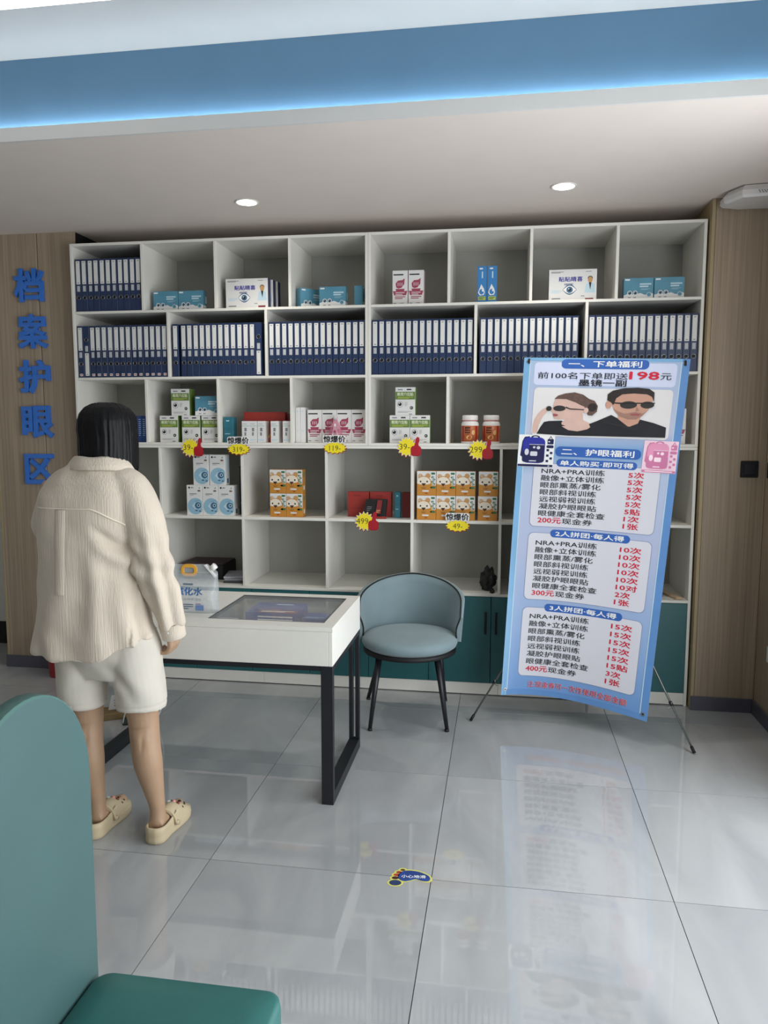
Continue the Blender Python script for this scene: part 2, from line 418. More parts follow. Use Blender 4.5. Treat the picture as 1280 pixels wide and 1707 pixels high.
for k in range(10):
    x0 = XL + T + k * dw; x1 = x0 + dw
    d = obj('door', cb(x0 - bc + 0.0015, 0.001, 0.0755, x1 - bc - 0.0015, 0.019, 0.5865, M_TEAL, c=0.0012), base)
    hx = (x1 - bc - 0.03) if k % 2 == 0 else (x0 - bc + 0.03)
    obj('handle', handle_me, d, (hx, 0.001, 0.434))

# ================================================================== BINDERS
def make_binder(w, h, flip, tagged, label, grp):
    """lever-arch file standing with its spine to the room; origin bottom centre of the spine"""
    t = thing('binder', label, 'binder', group=grp)
    M_RING = mat('nickel ring', (150, 152, 156), 0.25, metal=1.0)
    g = G(); g.cbox(-w / 2, 0, 0, w / 2, 0.27, h, M_NAVY, c=0.0016)
    g.box(-w / 2 + 0.0035, 0.268, 0.004, w / 2 - 0.0035, 0.2706, h - 0.004, M_PAPER)
    obj('cover', g, t)
    lw = w * 0.66
    def zz(f): return h * (1 - f) if not flip else h * f
    def card(name, f0, f1, ww, m=M_PAPER, lines=True):
        a, b = sorted((zz(f0), zz(f1)))
        g = G(); g.box(-ww / 2, -0.0012, a, ww / 2, 0.0, b, m)
        fn = lambda u, v, l: (u, -0.0012 - 0.0003 * l, v)
        if lines:
            for f in ((0.05, 0.08), (0.92, 0.95)):
                g.prect(-ww * .22, a + (b - a) * f[0], ww * .22, a + (b - a) * f[1], M_PGREY, fn, 1)
        obj(name, g, t)
    card('spine_card', 0.035, 0.475, lw)
    card('index_card', 0.505, 0.615, lw * .72, mat('index card', (190, 192, 196), 0.6))
    zr = zz(0.735)
    g = G(); n = 18; r = min(0.0125, w * 0.36)
    ring = lambda rr, y: [(rr * math.cos(2 * PI * k / n), y, zr + rr * math.sin(2 * PI * k / n)) for k in range(n)]
    g.loft([ring(r, 0.0), ring(r, -0.002), ring(r * .8, -0.0022), ring(r * .76, -0.0006)], M_RING, cap=False)
    g.face(ring(r * .77, -0.0006), M_DBLACK)
    obj('finger_ring', g, t)
    if tagged:
        g = G(); g.box(-lw * .38, -0.001, h * .03, lw * .38, 0, h * .075, M_PAPER)
        g.prect(-lw * .3, h * .045, lw * .3, h * .06, M_PRED, lambda u, v, l: (u, -0.001 - .0003 * l, v), 1)
        obj('number_sticker', g, t)
    return t
ORD = ['first', 'second', 'third', 'fourth', 'fifth', 'sixth', 'seventh', 'eighth', 'ninth', 'tenth', 'eleventh', 'twelfth', 'thirteenth', 'fourteenth', 'fifteenth']
def binder_row(x0, x1, z, n, where, grp, flips=(), gaps=(), tagged=False):
    """each binder is told apart by its count from the end of its cubby that is nearer the wall lettering"""
    proto = {}
    gapw = 0.012
    w = min(0.0385, (x1 - x0 - gapw * len(gaps)) / n)
    x = x0 + max(0, ((x1 - x0) - w * n - gapw * len(gaps))) * 0.3
    for k in range(n):
        if k in gaps: x += gapw
        fl = k in flips
        lab = ('upside-down navy binder ' if fl else ORD[k] + ' binder from the lettering end ') + where
        if fl not in proto: o = proto[fl] = make_binder(w - 0.0012, 0.308, fl, tagged and not fl, lab, grp)
        else: o = dup(proto[fl], label=lab)
        o.location = (x + w / 2, YS + 0.012 + random.uniform(0, 0.006), z + 0.0006)
        x += w
binder_row(-2.553, -2.13, 2.248, 11, 'of the top cubby beside the wood panel', 'binders in the top cubby')
binder_row(-2.556, -1.977, 1.856, 15, 'of the row with red-marked foot stickers', 'stickered binders in the second row', flips=(1,), tagged=True)
binder_row(-1.957, -1.376, 1.856, 14, 'of the row above the green-banded boxes', 'binders above the green-banded boxes', flips=(13,), gaps=(1,))
binder_row(-1.356, -0.784, 1.856, 15, 'of the row above the pink leaf boxes', 'binders above the pink leaf boxes')
binder_row(-0.745, -0.168, 1.856, 15, 'of the row below the pair of pink leaf boxes', 'binders below the pair of leaf boxes')
binder_row(-0.147, 0.434, 1.856, 14, 'of the row behind the banner corner', 'binders behind the banner corner')
binder_row(0.453, 1.027, 1.856, 15, 'of the row ending at the bare wood panel', 'binders ending at the wood panel')

# ================================================================== PACKAGED GOODS
def front(u, v, l): return (u, -0.0003 - 0.00025 * l, v)
def side(w):
    return lambda u, v, l: (w / 2 + 0.0003 + 0.00025 * l, u, v)
def carton(w, d, h, body): 
    g = G(); g.cbox(-w / 2, 0, 0, w / 2, d, h, body, c=0.0012); return g
def bars(g, x0, x1, y, n, m, fn, ly=2, h=0.0022, gap=0.0045):
    for k in range(n): g.prect(x0, y - k * gap - h, x1 - (x1 - x0) * (0.25 if k == n - 1 else 0.0), y - k * gap, m, fn, ly)
M_SKYB = mat('sky blue carton', (84, 144, 168), 0.4, var=0.08, nscale=14)
M_SKYP = mat('pale blue print', (190, 216, 228), 0.5)
M_GREEN = mat('olive green print', (104, 132, 62), 0.5)
M_LEAF = mat('leaf green print', (40, 110, 70), 0.5)
M_CARTON = mat('white carton', (224, 224, 222), 0.45, var=0.02)
M_PINKP = mat('raspberry print', (160, 68, 90), 0.45)
M_PINKL = mat('rose carton', (206, 182, 190), 0.45, var=0.03)
M_ORANGE = mat('orange carton', (196, 134, 52), 0.45, var=0.04)
M_TAN = mat('tan print', (196, 150, 96), 0.5)
M_SKY2 = mat('bright blue carton', (56, 128, 190), 0.4, var=0.04)
M_LIME = mat('lime print', (196, 206, 90), 0.5)
M_REDBOX = mat('brick red carton', (158, 50, 44), 0.45, var=0.06)
M_DRED = mat('dark red carton', (124, 36, 40), 0.45, var=0.06)
M_AQUA = mat('faded aqua print', (146, 186, 206), 0.5, var=0.05)
M_EYEB = mat('steel blue print', (62, 104, 136), 0.5)
M_TEALBOX = mat('teal green carton', (44, 110, 126), 0.4, var=0.25, nscale=6, stretch=(.2, .2, 3))
M_YEL = mat('tag yellow', (246, 226, 40), 0.5, var=0.02)
M_TAGRED = mat('tag dark red', (150, 26, 30), 0.5, var=0.04)
M_CUR = {}

def eye(g, cx, cy, r, fn, ly, iris, outer=M_PWHITE):
    g.pell(cx, cy, r, r, outer, fn, ly); g.pell(cx, cy, r * .72, r * .72, iris, fn, ly + 1); g.pell(cx + r * .1, cy, r * .38, r * .38, M_PBLACK, fn, ly + 2); g.pell(cx - r * .2, cy + r * .25, r * .16, r * .16, M_PWHITE, fn, ly + 3)
def sky_box():
    w, d, h = 0.156, 0.05, 0.116
    g = carton(w, d, h, M_SKYB)
    pts = [(-w / 2 + .001, .001), (w / 2 - .001, .001)] + [(w / 2 - .001 - k * (w - .002) / 16, .030 + .005 * math.sin(k * 1.1)) for k in range(17)]
    g.ppoly(pts, M_PWHITE, front, 1)
    eye(g, -.046, .036, .0125, front, 2, M_EYEB); eye(g, -.017, .036, .0125, front, 2, M_EYEB)
    g.pell(.055, .026, .013, .013, M_SKYP, front, 2); g.pell(.055, .026, .0095, .0095, M_SKYB, front, 3)
    g.prr(-w / 2 + .006, h - .014, -w / 2 + .032, h - .006, .003, M_PWHITE, front, 2)
    bars(g, .006, .066, h - .030, 2, M_SKYP, front, h=.008, gap=.0125); bars(g, .012, .06, h - .058, 2, M_SKYP, front, h=.0014)
    g.prect(-.055, .010, -.040, .014, M_PGREY, front, 2); g.prect(-.026, .010, -.012, .014, M_PGREY, front, 2)
    s = side(w); g.prect(.004, .002, d - .004, .03, M_PWHITE, s, 1); g.prect(.03, .045, .055, .085, M_SKYP, s, 1)
    return g.mesh('eye_patch_carton')
def doctor_box(nav=False):
    w, d, h = 0.258, 0.05, 0.172
    g = carton(w, d, h, mat('navy carton side', (36, 42, 92), 0.45)); g.prect(-w / 2 + .001, .001, w / 2 - .001, h - .001, M_CARTON, front, 1)
    f = front
    g.ptext('贴贴睛喜', -.075, h - .066, .052, h - .040, mat('indigo print', (56, 52, 150), 0.5), f, 2, bold=.03)
    bars(g, -.045, .018, h - .076, 1, M_PNAVY, f, h=.009)
    g.ptext('眼部护理贴', -.043, h - .0845, .016, h - .0765, M_CARTON, f, 3, bold=.0)
    bars(g, -w / 2 + .012, -w / 2 + .08, h - .012, 2, M_PGREY, f, h=.003); bars(g, w / 2 - .06, w / 2 - .02, h - .012, 1, M_PGREY, f, h=.003)
    pts = [(-.052, .062)] + [(-.052 + .072 * k / 12, .062 + .022 * math.sin(PI * k / 12)) for k in range(1, 13)] + [(.02 - .072 * k / 12, .062 - .02 * math.sin(PI * k / 12)) for k in range(1, 12)]
    g.ppoly([(x * 1.06 + .001, .062 + (y - .062) * 1.35) for x, y in pts], M_EYEB, f, 2); g.ppoly(pts, M_PWHITE, f, 3)
    g.pell(-.016, .062, .017, .017, M_EYEB, f, 4); g.pell(-.016, .062, .008, .008, M_PBLACK, f, 5); g.pell(-.021, .067, .003, .003, M_PWHITE, f, 6)
    bars(g, -.115, -.06, .060, 3, M_SKYP, f, h=.003, gap=.006); bars(g, -.112, -.05, .018, 1, M_PGREY, f, h=.006)
    g.pell(.093, h - .058, .0125, .016, M_TAN, f, 3); g.pell(.093, h - .050, .0135, .012, M_PBLACK, f, 2); g.ppoly([(.064, .045), (.072, .092), (.086, .100), (.100, .100), (.116, .090), (.122, .045)], M_SKYP, f, 2)
    g.ppoly([(.086, .10), (.1, .10), (.094, .06)], M_PBLACK, f, 3)
    g.prr(.068, .006, .112, .016, .003, M_DRED, f, 2); bars(g, .045, .07, .030, 1, M_PGREY, f, h=.004)
    return g.mesh('doctor_carton')
def leaf_box():
    w, d, h = 0.088, 0.06, 0.194
    g = carton(w, d, h, M_PINKL); f = front
    g.prect(-w / 2 + .001, .001, w / 2 - .001, h - .001, M_CARTON, f, 0)
    bars(g, -.038, .038, h - .020, 1, M_PBLACK, f, h=.007)
    g.ppoly([(-.022, .100), (-.026, .122), (-.012, .138), (.012, .140), (.026, .150), (.024, .118), (.008, .098), (-.010, .094)], M_PINKP, f, 2)
    for k in (-1, 0, 1): g.prect(-.003 + k * .011, .108, .002 + k * .011, .126, M_PINKL, f, 3)
    g.ppoly([(-.042, .080), (.042, .080), (.034, .056), (-.034, .056)], M_PINKP, f, 1); g.ppoly([(-.026, .092), (.026, .092), (.022, .078), (-.022, .078)], M_PINKP, f, 2)
    bars(g, -.026, .026, .074, 2, M_PINKL, f, h=.006, gap=.010); bars(g, -.03, .03, .050, 2, M_PINKP, f, h=.005, gap=.009)
    bars(g, -.038, -.016, .014, 1, M_PGREY, f, h=.004); bars(g, 0, .03, .014, 1, M_PGREY, f, h=.003)
    return g.mesh('leaf_carton')
def tall_blue_box():
    w, d, h = 0.052, 0.05, 0.204
    g = carton(w, d, h, M_SKY2); f = front
    bars(g, -.014, .010, h - .010, 1, M_PWHITE, f, h=.008); g.prect(-.002, h - .066, .005, h - .030, M_SKYP, f, 1)
    g.ppoly([(-.022, .06), (-.004, .106), (.010, .082), (.016, .060), (.010, .046), (-.012, .044)], M_PWHITE, f, 1); g.pell(-.002, .064, .013, .015, M_SKY2, f, 2); g.pell(.006, .072, .007, .008, M_PWHITE, f, 3)
    g.prect(-.02, .018, .02, .038, M_LIME, f, 1); bars(g, -.016, .016, .034, 2, M_LEAF, f, h=.004, gap=.007)
    return g.mesh('tall_carton')
def green_box():
    w, d, h = 0.116, 0.09, 0.160
    g = carton(w, d, h, M_CARTON); f = front
    g.prect(-w / 2 + .001, h - .070, w / 2 - .001, h - .026, M_GREEN, f, 1); g.prect(-w / 2 + .001, h - .060, w / 2 - .001, h - .056, M_CARTON, f, 2) if False else None
    g.ptext('眼周穴位贴', -.046, h - .050, .046, h - .030, mat('pale green print', (226, 232, 200), 0.5), f, 2, bold=.02)
    bars(g, -.044, .044, h - .056, 2, M_LIME, f, h=.0022, gap=.006)
    bars(g, -.044, -.006, h - .011, 1, M_PGREY, f, h=.006); bars(g, .008, .044, h - .010, 1, M_PBLACK, f, h=.007)
    g.pell(-.030, .062, .017, .017, M_PGREY, f, 1); g.pell(-.030, .062, .0145, .0145, M_PWHITE, f, 2); g.pell(-.031, .063, .0105, .0105, M_PBLACK, f, 3); g.pell(-.034, .068, .003, .003, M_PWHITE, f, 4)
    bars(g, -.004, .012, .074, 4, M_PGREY, f, h=.0018, gap=.0062)
    g.pell(.036, .042, .0095, .0095, mat('dark green print', (52, 66, 48), 0.5), f, 1); bars(g, .031, .041, .044, 1, M_PWHITE, f, h=.003)
    bars(g, -.044, .036, .022, 2, M_PGREY, f, h=.0015, gap=.005); bars(g, .022, .046, .008, 1, M_PBLACK, f, h=.003)
    s = side(w); g.prect(.001, .001, d - .001, h - .001, M_GREEN, s, 0)
    return g.mesh('green_band_carton')
def lens_box():
    w, d, h = 0.098, 0.075, 0.184
    g = carton(w, d, h, M_CARTON); f = front
    g.pell(-.032, h - .015, .006, .006, M_PBLACK, f, 1); bars(g, -.022, .0, h - .012, 1, M_PGREY, f, h=.006)
    g.pell(.030, h - .034, .010, .005, mat('brown print', (120, 90, 70), 0.5), f, 1); g.ppoly([(.028, h - .018), (.036, h - .010), (.034, h - .022)], M_LEAF, f, 1)
    bars(g, -.030, .030, h - .050, 1, M_PGREY, f, h=.005); bars(g, -.030, .004, h - .060, 1, M_PGREY, f, h=.002)
    # printed disc with an eye, cut by the carton's edge
    g.ppoly([(min(w / 2 - .0012, .006 + .050 * math.cos(a)), .056 + .050 * math.sin(a)) for a in [2 * PI * k / 40 for k in range(40)]], M_AQUA, f, 1)
    pts = [(-.016, .058), (.004, .080), (.030, .084), (.046, .062), (.034, .040), (.004, .038)]
    g.ppoly(pts, M_SKYP, f, 2); g.pell(.022, .061, .0205, .0205, M_EYEB, f, 3); g.pell(.026, .062, .010, .010, M_SKYP, f, 4); g.pell(.026, .062, .0055, .0055, M_PBLACK, f, 5)
    for k in range(4): g.ppoly([(.004 + k * .008, .082 + .003 * k), (.007 + k * .008, .081 + .003 * k), (.004 + k * .010, .092 + .002 * k)], M_EYEB, f, 5)
    g.pell(.012, .030, .008, .004, M_EYEB, f, 5); g.pell(.034, .026, .008, .0035, M_EYEB, f, 5)
    s = side(w)
    bars(g, .012, .06, .165, 10, M_SKYP, s, h=.004, gap=.009); g.prect(.03, .012, .055, .040, M_EYEB, s, 1)
    return g.mesh('lens_carton')
def bear_box(ww=0.111):
    w, d, h = ww, 0.075, 0.141
    g = carton(w, d, h, M_ORANGE); f = front
    g.prect(-w / 2 + .001, .040, w / 2 - .001, h - .001, M_CARTON, f, 1)
    g.prect(-w / 2 + .001, h - .034, -w / 2 + .03, h - .001, M_CARTON, f, 2)
    g.pell(-.036, h - .030, .014, .015, M_TAN, f, 2); g.pell(.008, h - .028, .015, .015, M_TAN, f, 2)          # ears
    cl = lambda x: max(-w / 2 + .0012, x)
    g.prect(-w / 2 + .001, .036, w / 2 - .001, .058, M_ORANGE, f, 2)
    g.ppoly([(cl(-.014 + .046 * math.cos(a)), max(.036, .060 + .052 * math.sin(a))) for a in [2 * PI * k / 36 for k in range(36)]], M_ORANGE, f, 3)
    g.ppoly([(cl(-.016 + .040 * math.cos(a)), .072 + (.036 if math.sin(a) > 0 else .010) * math.sin(a)) for a in [2 * PI * k / 36 for k in range(36)]], mat('cream print', (232, 222, 204), .5), f, 4)
    for ex in (-.034, .004): g.pell(ex, .080, .0048, .0052, M_PBLACK, f, 6)
    g.ppoly([(-.029, .070), (-.003, .070), (-.009, .060), (-.016, .055), (-.023, .060)], mat('nose print', (60, 40, 30), .5), f, 6); g.prect(-.0168, .046, -.0152, .057, M_PBLACK, f, 6)
    g.pell(-.016, .051, .014, .011, M_PBLACK, f, 5, 12, PI * 1.1, PI * 1.9); g.pell(-.016, .0535, .0135, .011, M_ORANGE, f, 5.6, 12, PI * 1.1, PI * 1.9)
    # green badge and lines
    g.prr(w / 2 - .028, h - .020, w / 2 - .006, h - .009, .003, M_LEAF, f, 5)
    for k in range(4): g.pell(w / 2 - .016 + (.003 if k % 2 else -.003), h - .036 - k * .013, .009, .0055, M_LEAF, f, 5); g.prect(w / 2 - .022, h - .038 - k * .013, w / 2 - .010, h - .035 - k * .013, M_CARTON, f, 6)
    g.pell(w / 2 - .018, .046, .016, .006, M_LEAF, f, 3)
    bars(g, -.024, .026, .030, 1, M_CARTON, f, ly=5, h=.009); bars(g, -.008, .012, .014, 1, M_TAGRED, f, ly=5, h=.004)
    s = side(w); g.prect(.006, h - .045, d - .012, h - .012, M_TAN, s, 1); bars(g, .012, .055, h - .016, 5, M_LEAF, s, h=.003, gap=.006); g.prect(.02, .02, .05, .045, M_CARTON, s, 1); bars(g, .01, .06, .09, 4, M_TAN, s, h=.003, gap=.008)
    return g.mesh('bear_carton')
def slim_box(w=.047):
    h = .127
    g = carton(w, .08, h, M_CARTON); f = front
    bars(g, -w / 2 + .006, w / 2 - .006, h - .016, 1, M_PGREY, f, h=.002); g.prect(-w / 2 + .002, h - .030, w / 2 - .002, h - .027, mat('mint print', (150, 196, 186), 0.5), f, 1)
    bars(g, -w * .15, w * .15, h - .04, 2, M_PGREY, f, h=.02, gap=.026); bars(g, -w / 2 + .006, w / 2 - .006, .02, 2, M_SKYP, f, h=.004)
    return g.mesh('slim_carton')
def plain_box(name, w, d, h, m, label_bar=None):
    g = carton(w, d, h, m)
    if label_bar:
        bars(g, -w * .2, w * .2, h - .02, 1, label_bar, front, h=.006)
        bars(g, -w * .35, w * .35, h * .35, 1, label_bar, front, h=.003)
    return g.mesh(name)
def put(name, me, x, y, z, label, group=None, rz=0, cat='box'):
    return tag(obj(name, me, None, (x, y, z + 0.0006), rz), label, cat, group)

SKY, DOC, LEAF, TALL, GRN, LENS, BEAR, BEARN, SLIM = sky_box(), doctor_box(), leaf_box(), tall_blue_box(), green_box(), lens_box(), bear_box(), bear_box(.1), slim_box()
# --- top row
z1 = 2.248; yf = YS + 0.06
put('eye_patch_carton', SKY, -2.004, yf, z1, 'sky-blue carton with cartoon eyes next to the binders in the top row', 'sky-blue eye cartons')
put('eye_patch_carton', SKY, -1.845, yf, z1, 'sky-blue carton with cartoon eyes on the doctor-carton side of its pair', 'sky-blue eye cartons')
put('doctor_carton', DOC, -1.490, yf - .02, z1, 'white carton with a doctor and blue eye, foremost of three in a row', 'white doctor cartons')
for k, w_ in ((1, 'middle one of three behind one another'), (2, 'rearmost of three behind one another')):
    put('doctor_carton', DOC, -1.488 + .012 * k, yf - .02 + k * .056, z1, 'navy-sided doctor carton, ' + w_, 'white doctor cartons')
put('eye_patch_carton', SKY, -1.117, yf + .06, z1, 'sky-blue carton turned at an angle in the top row', 'sky-blue eye cartons', rz=0.8)
put('eye_patch_carton', SKY, -0.983, yf, z1, 'sky-blue carton beside the angled one in the top row', 'sky-blue eye cartons')
put('eye_patch_carton', SKY, -0.800, yf + .07, z1, 'sky-blue carton standing end-on against the middle upright', 'sky-blue eye cartons', rz=PI / 2 - .05)
put('leaf_carton', LEAF, -0.589, yf, z1, 'top-row white and pink leaf carton nearer the middle upright', 'pink leaf cartons')
put('leaf_carton', LEAF, -0.4975, yf, z1, 'white and pink leaf carton beside the tall blue pair in the top row', 'pink leaf cartons')
put('tall_carton', TALL, -0.1265, yf, z1, 'tall slim blue carton on the leaf-carton side of its pair', 'tall blue cartons')
put('tall_carton', TALL, -0.070, yf, z1, 'tall slim blue carton on the doctor-carton side of its pair', 'tall blue cartons')
put('doctor_carton', DOC, 0.3685, yf, z1, 'single white doctor carton with a blue eye above the banner', 'white doctor cartons')
put('eye_patch_carton', SKY, 0.718, yf, z1, 'sky-blue eye carton above the banner, beside the single doctor carton', 'sky-blue eye cartons')
put('eye_patch_carton', SKY, 0.878, yf, z1, 'sky-blue eye carton nearest the wood panel in the top row', 'sky-blue eye cartons')
# --- third row
z3 = 1.466; y3 = YS + 0.05
for k, w_ in enumerate(('beside the woman\'s hair', 'in the middle of three', 'against the shelf upright')):
    g = carton(.0265, .11, .16, mat('royal blue book', (38, 74, 140), 0.45)); bars(g, -.007, .007, .14, 9, M_SKYP, front, h=.004, gap=.012)
    put('blue_booklet', g.mesh('blue_booklet'), -2.2165 + k * .0272, y3, z3, 'slim royal-blue booklet box ' + w_, 'royal-blue booklet boxes')
put('green_band_carton', GRN, -2.001, y3, z3, 'green-banded eye carton at the foot of the stack, beside the blue booklets', 'green-banded eye cartons')
put('green_band_carton', GRN, -1.860, y3, z3, 'green-banded eye carton in the middle of the bottom layer, behind a price tag', 'green-banded eye cartons')
put('green_band_carton', GRN, -1.735, y3, z3, 'green-banded eye carton under the sky-blue carton', 'green-banded eye cartons')
put('green_band_carton', GRN, -1.926, y3 + .004, z3 + .1606, 'green-banded eye carton topmost of its stack, beside the sky-blue carton', 'green-banded eye cartons')
put('eye_patch_carton', SKY, -1.755, y3 + .004, z3 + .1606, 'sky-blue eye carton lying on the green-banded cartons', 'sky-blue eye cartons')
put('teal_carton', plain_box('teal_carton', .06, .06, .152, M_TEALBOX, M_SKYP), -1.620, y3 - .01, z3, 'teal-green shaded carton beside the big red box')
put('red_box', plain_box('red_box', .26, .05, .182, M_REDBOX), -1.419, y3 + .06, z3, 'large brick-red box behind the slim white cartons')
put('red_box', plain_box('red_box', .05, .06, .172, M_DRED), -1.258, y3 + .08, z3, 'dark red box behind the last slim white carton')
for x, w_ in ((-1.508, 'first from the teal carton'), (-1.4615, 'second from the teal carton'), (-1.411, 'third from the teal carton'), (-1.330, 'beside the yellow and red scrap'), (-1.257, 'against the upright, before the dark red box')):
    put('slim_carton', SLIM, x, y3 - .025, z3, 'slim white carton, ' + w_, 'slim white cartons')
# old price tag tucked between the slim cartons
g = G(); g.extrude([(-.016, .03), (.004, .06), (.016, .098), (.014, .03)], lambda u, v, d: (u, d, v), 0, .002, M_YEL)
g.extrude([(-.012, .001), (.016, .001), (.014, .050), (.004, .058), (-.006, .04)], lambda u, v, d: (u, d - .0025, v), 0, .002, M_TAGRED)
put('tag_scrap', g.mesh('tag_scrap'), -1.371, y3 + .03, z3, 'yellow and red tag scrap tucked between slim white cartons', cat='price tag')
WB = plain_box('white_carton', .028, .10, .207, M_CARTON, M_SKYP)
put('white_carton', WB, -1.1945, y3, z3, 'tall plain white carton against the upright, beside its twin', 'tall plain white cartons')
put('white_carton', WB, -1.1655, y3 + .004, z3, 'tall plain white carton beside the pink leaf cartons', 'tall plain white cartons')
for k, w_ in enumerate(('beside the plain white cartons', 'behind the pink bottle', 'just past the pink bottle', 'against the middle upright')):
    put('leaf_carton', LEAF, -1.0975 + k * .0887, y3 + .02, z3, 'pink leaf carton in the lower row, ' + w_, 'pink leaf cartons')
# pink bottle
t = thing('pink_bottle', 'small pink translucent bottle with conical label before the leaf cartons', 'bottle', (-.962, YS + .028, z3 + .0006))
g = G(); g.lathe([(.030, 0), (.036, .004), (.037, .05), (.034, .085), (.022, .112), (.012, .128), (.011, .138)], (0, 0, 0), clear('pink plastic', (214, 120, 150), .42), 24, sy=.55); obj('flask', g, t)
g = G(); g.lathe([(.013, .134), (.013, .158), (.010, .161)], (0, 0, 0), clear('frosted cap', (220, 214, 216), .5), 20); obj('cap', g, t)
g = G(); f2 = lambda u, v, l: (u, -.0212 - .0003 * l - .006 * max(0, 1 - abs(v - .05) / .09) * 0, v)
g.extrude([(-.024, .008), (.024, .008), (.004, .112), (-.004, .112)], lambda u, v, d: (u, d - .0225 + max(0, v - .05) * .13, v), 0, .0015, M_CARTON)
g.pell(0, .066, .007, .008, M_PINKP, lambda u, v, l: (u, -.0235 + max(0, v - .05) * .13, v), 1); bars(g, -.014, .014, .045, 3, M_PINKP, lambda u, v, l: (u, -.0235, v), h=.004, gap=.009)
obj('label_card', g, t)
put('green_band_carton', GRN, -0.588, y3, z3, 'green-banded eye carton below the lone topmost one, beside the middle upright', 'green-banded eye cartons')
put('green_band_carton', GRN, -0.470, y3, z3, 'green-banded eye carton in the pair next to the jars, thumb tag in front', 'green-banded eye cartons')
put('green_band_carton', GRN, -0.556, y3 + .006, z3 + .1606, 'green-banded eye carton alone on top of two others', 'green-banded eye cartons')
def jar(x, label):
    t = thing('pill_jar', label, 'jar', (x, YS + .085, z3 + .0006), group='orange-labelled pill jars')
    g = G(); g.lathe([(.046, 0), (.050, .004), (.050, .108), (.046, .120), (.040, .126), (.040, .132)], (0, 0, 0), mat('white jar plastic', (236, 234, 230), 0.35), 32); obj('body', g, t)
    g = G(); g.lathe([(.0435, .130), (.0445, .133), (.0445, .156), (.041, .160)], (0, 0, 0), mat('white lid plastic', (240, 236, 232), 0.35), 32); g.lathe([(.0447, .1285), (.0447, .1310)], (0, 0, 0), M_PRED, 32); obj('lid', g, t)
    g = G(); ML = mat('orange jar label', (182, 96, 52), 0.45, var=0.3, nscale=60)
    g.lathe([(.0503, .010), (.0503, .100)], (0, 0, 0), ML, 40)
    cyl = lambda u, v, l: (.0505 * math.sin(u / .0505) * 1.004 ** l, -.0505 * math.cos(u / .0505) * 1.004 ** l, v)
    for k in range(3):
        for q in range(4): g.prect(-.028 + q * .008, .084 - k * .013, -.0215 + q * .008, .092 - k * .013, M_PBLACK, cyl, 1)
    g.pell(.022, .062, .009, .014, mat('gold print', (220, 180, 110), .4), cyl, 1)
    g.pell(-.002, .034, .016, .012, mat('gold print', (220, 180, 110), .4), cyl, 1)
    for u0 in (-.048, .036): g.prect(u0, .011, u0 + .012, .099, M_TAGRED, cyl, 1)
    obj('label', g, t)
jar(-.184, 'white pill jar with orange label, beside the shelf upright')
jar(-.0635, 'white pill jar with orange label, beside the banner')
put('leaf_carton', LEAF, 0.950, y3 + .01, z3, 'pink leaf carton half hidden behind the banner edge', 'pink leaf cartons')
# --- fourth row
z4 = 1.024; y4 = YS + 0.025
for k, w_ in enumerate(('at the woman\'s sleeve end', 'in the middle', 'at the dark patterned end')):
    put('lens_carton', LENS, -1.839 + k * .100, y4 + k * .001, z4, 'white blue-eye carton in the bottom layer, ' + w_, 'white blue-eye cartons')
put('lens_carton', LENS, -1.794, y4 + .002, z4 + .1846, 'white blue-eye carton on the top layer, directly below the thumb tag', 'white blue-eye cartons')
put('lens_carton', LENS, -1.6915, y4 + .004, z4 + .1846, 'white blue-eye carton on the top layer, beside the dark patterned pack', 'white blue-eye cartons')
g = carton(.05, .15, .297, mat('dark patterned pack', (44, 54, 66), .5, var=.2))
for k in range(26):
    u, v = random.uniform(-.022, .012), random.uniform(.02, .28); g.prect(u, v, u + .01, v + .012, random.choice((M_PBLACK, M_AQUA, M_PBLACK, M_PINKP)), front, 1 + k % 3)
put('patterned_pack', g.mesh('patterned_pack'), -1.563, y4 + .10, z4, 'tall dark patterned pack behind the white blue-eye cartons', cat='pack')
for k, (dx, dz, w_) in enumerate(((0, 0, 'lower layer, doctor-blue carton side'), (1, 0, 'lower layer, showing its orange side'), (0, 1, 'upper layer over the first'), (1, 1, 'upper layer, showing its orange side'))):
    lab = ('bear-face orange carton of the small block of four, ' + ('upper' if dz else 'lower') + ' layer, ' + ('orange side showing' if dx else 'by the blue-eye cartons'))
    put('bear_carton', BEARN, -1.316 + dx * .101, y4 + .006, z4 + dz * .1416, lab, 'bear-face cartons')
for dz in (0, 1):
    for k, x in enumerate((-.4275, -.315, -.2025, -.076)):
        lab = ORD[k] + ' bear-face carton from the red boxes, ' + ('upper' if dz else 'lower') + ' layer of the block of eight'
        put('bear_carton', BEAR, x + (.003 if dz and k == 3 else 0), y4 + .006 + (.004 if k == 3 else 0), z4 + dz * .1416, lab, 'bear-face cartons')
put('red_box', plain_box('red_box', .128, .05, .150, M_REDBOX, M_DRED), -.845, y4 + .09, z4, 'red box behind the thumb tag, farther from the teal carton', 'red boxes in the fourth row')
put('red_box', plain_box('red_box', .130, .05, .150, M_REDBOX, M_DRED), -.711, y4 + .10, z4, 'red box directly behind the open black gift box', 'red boxes in the fourth row')
put('red_box', plain_box('red_box', .060, .05, .150, M_DRED), -.552, y4 + .09, z4, 'narrow dark red box beside the slim teal carton', 'red boxes in the fourth row')
put('teal_carton', plain_box('teal_carton', .032, .05, .154, M_TEALBOX, M_SKYP), -.603, y4 + .06, z4, 'slim teal carton between red boxes')
t = thing('gift_box', 'open black gift box with a red bottle carton, leaning on red boxes', 'gift box', (-.738, YS + .03, z4 + .0006))
g = G(); g.cbox(-.065, 0, 0, .075, .012, .012, M_REDBOX, c=.001); tl = .32
fnt = lambda u, v, d: (u + v * .12, .012 + v * math.sin(tl) + d * math.cos(tl), .012 + v * math.cos(tl) - d * math.sin(tl))
obj('tray_edge', g, t)
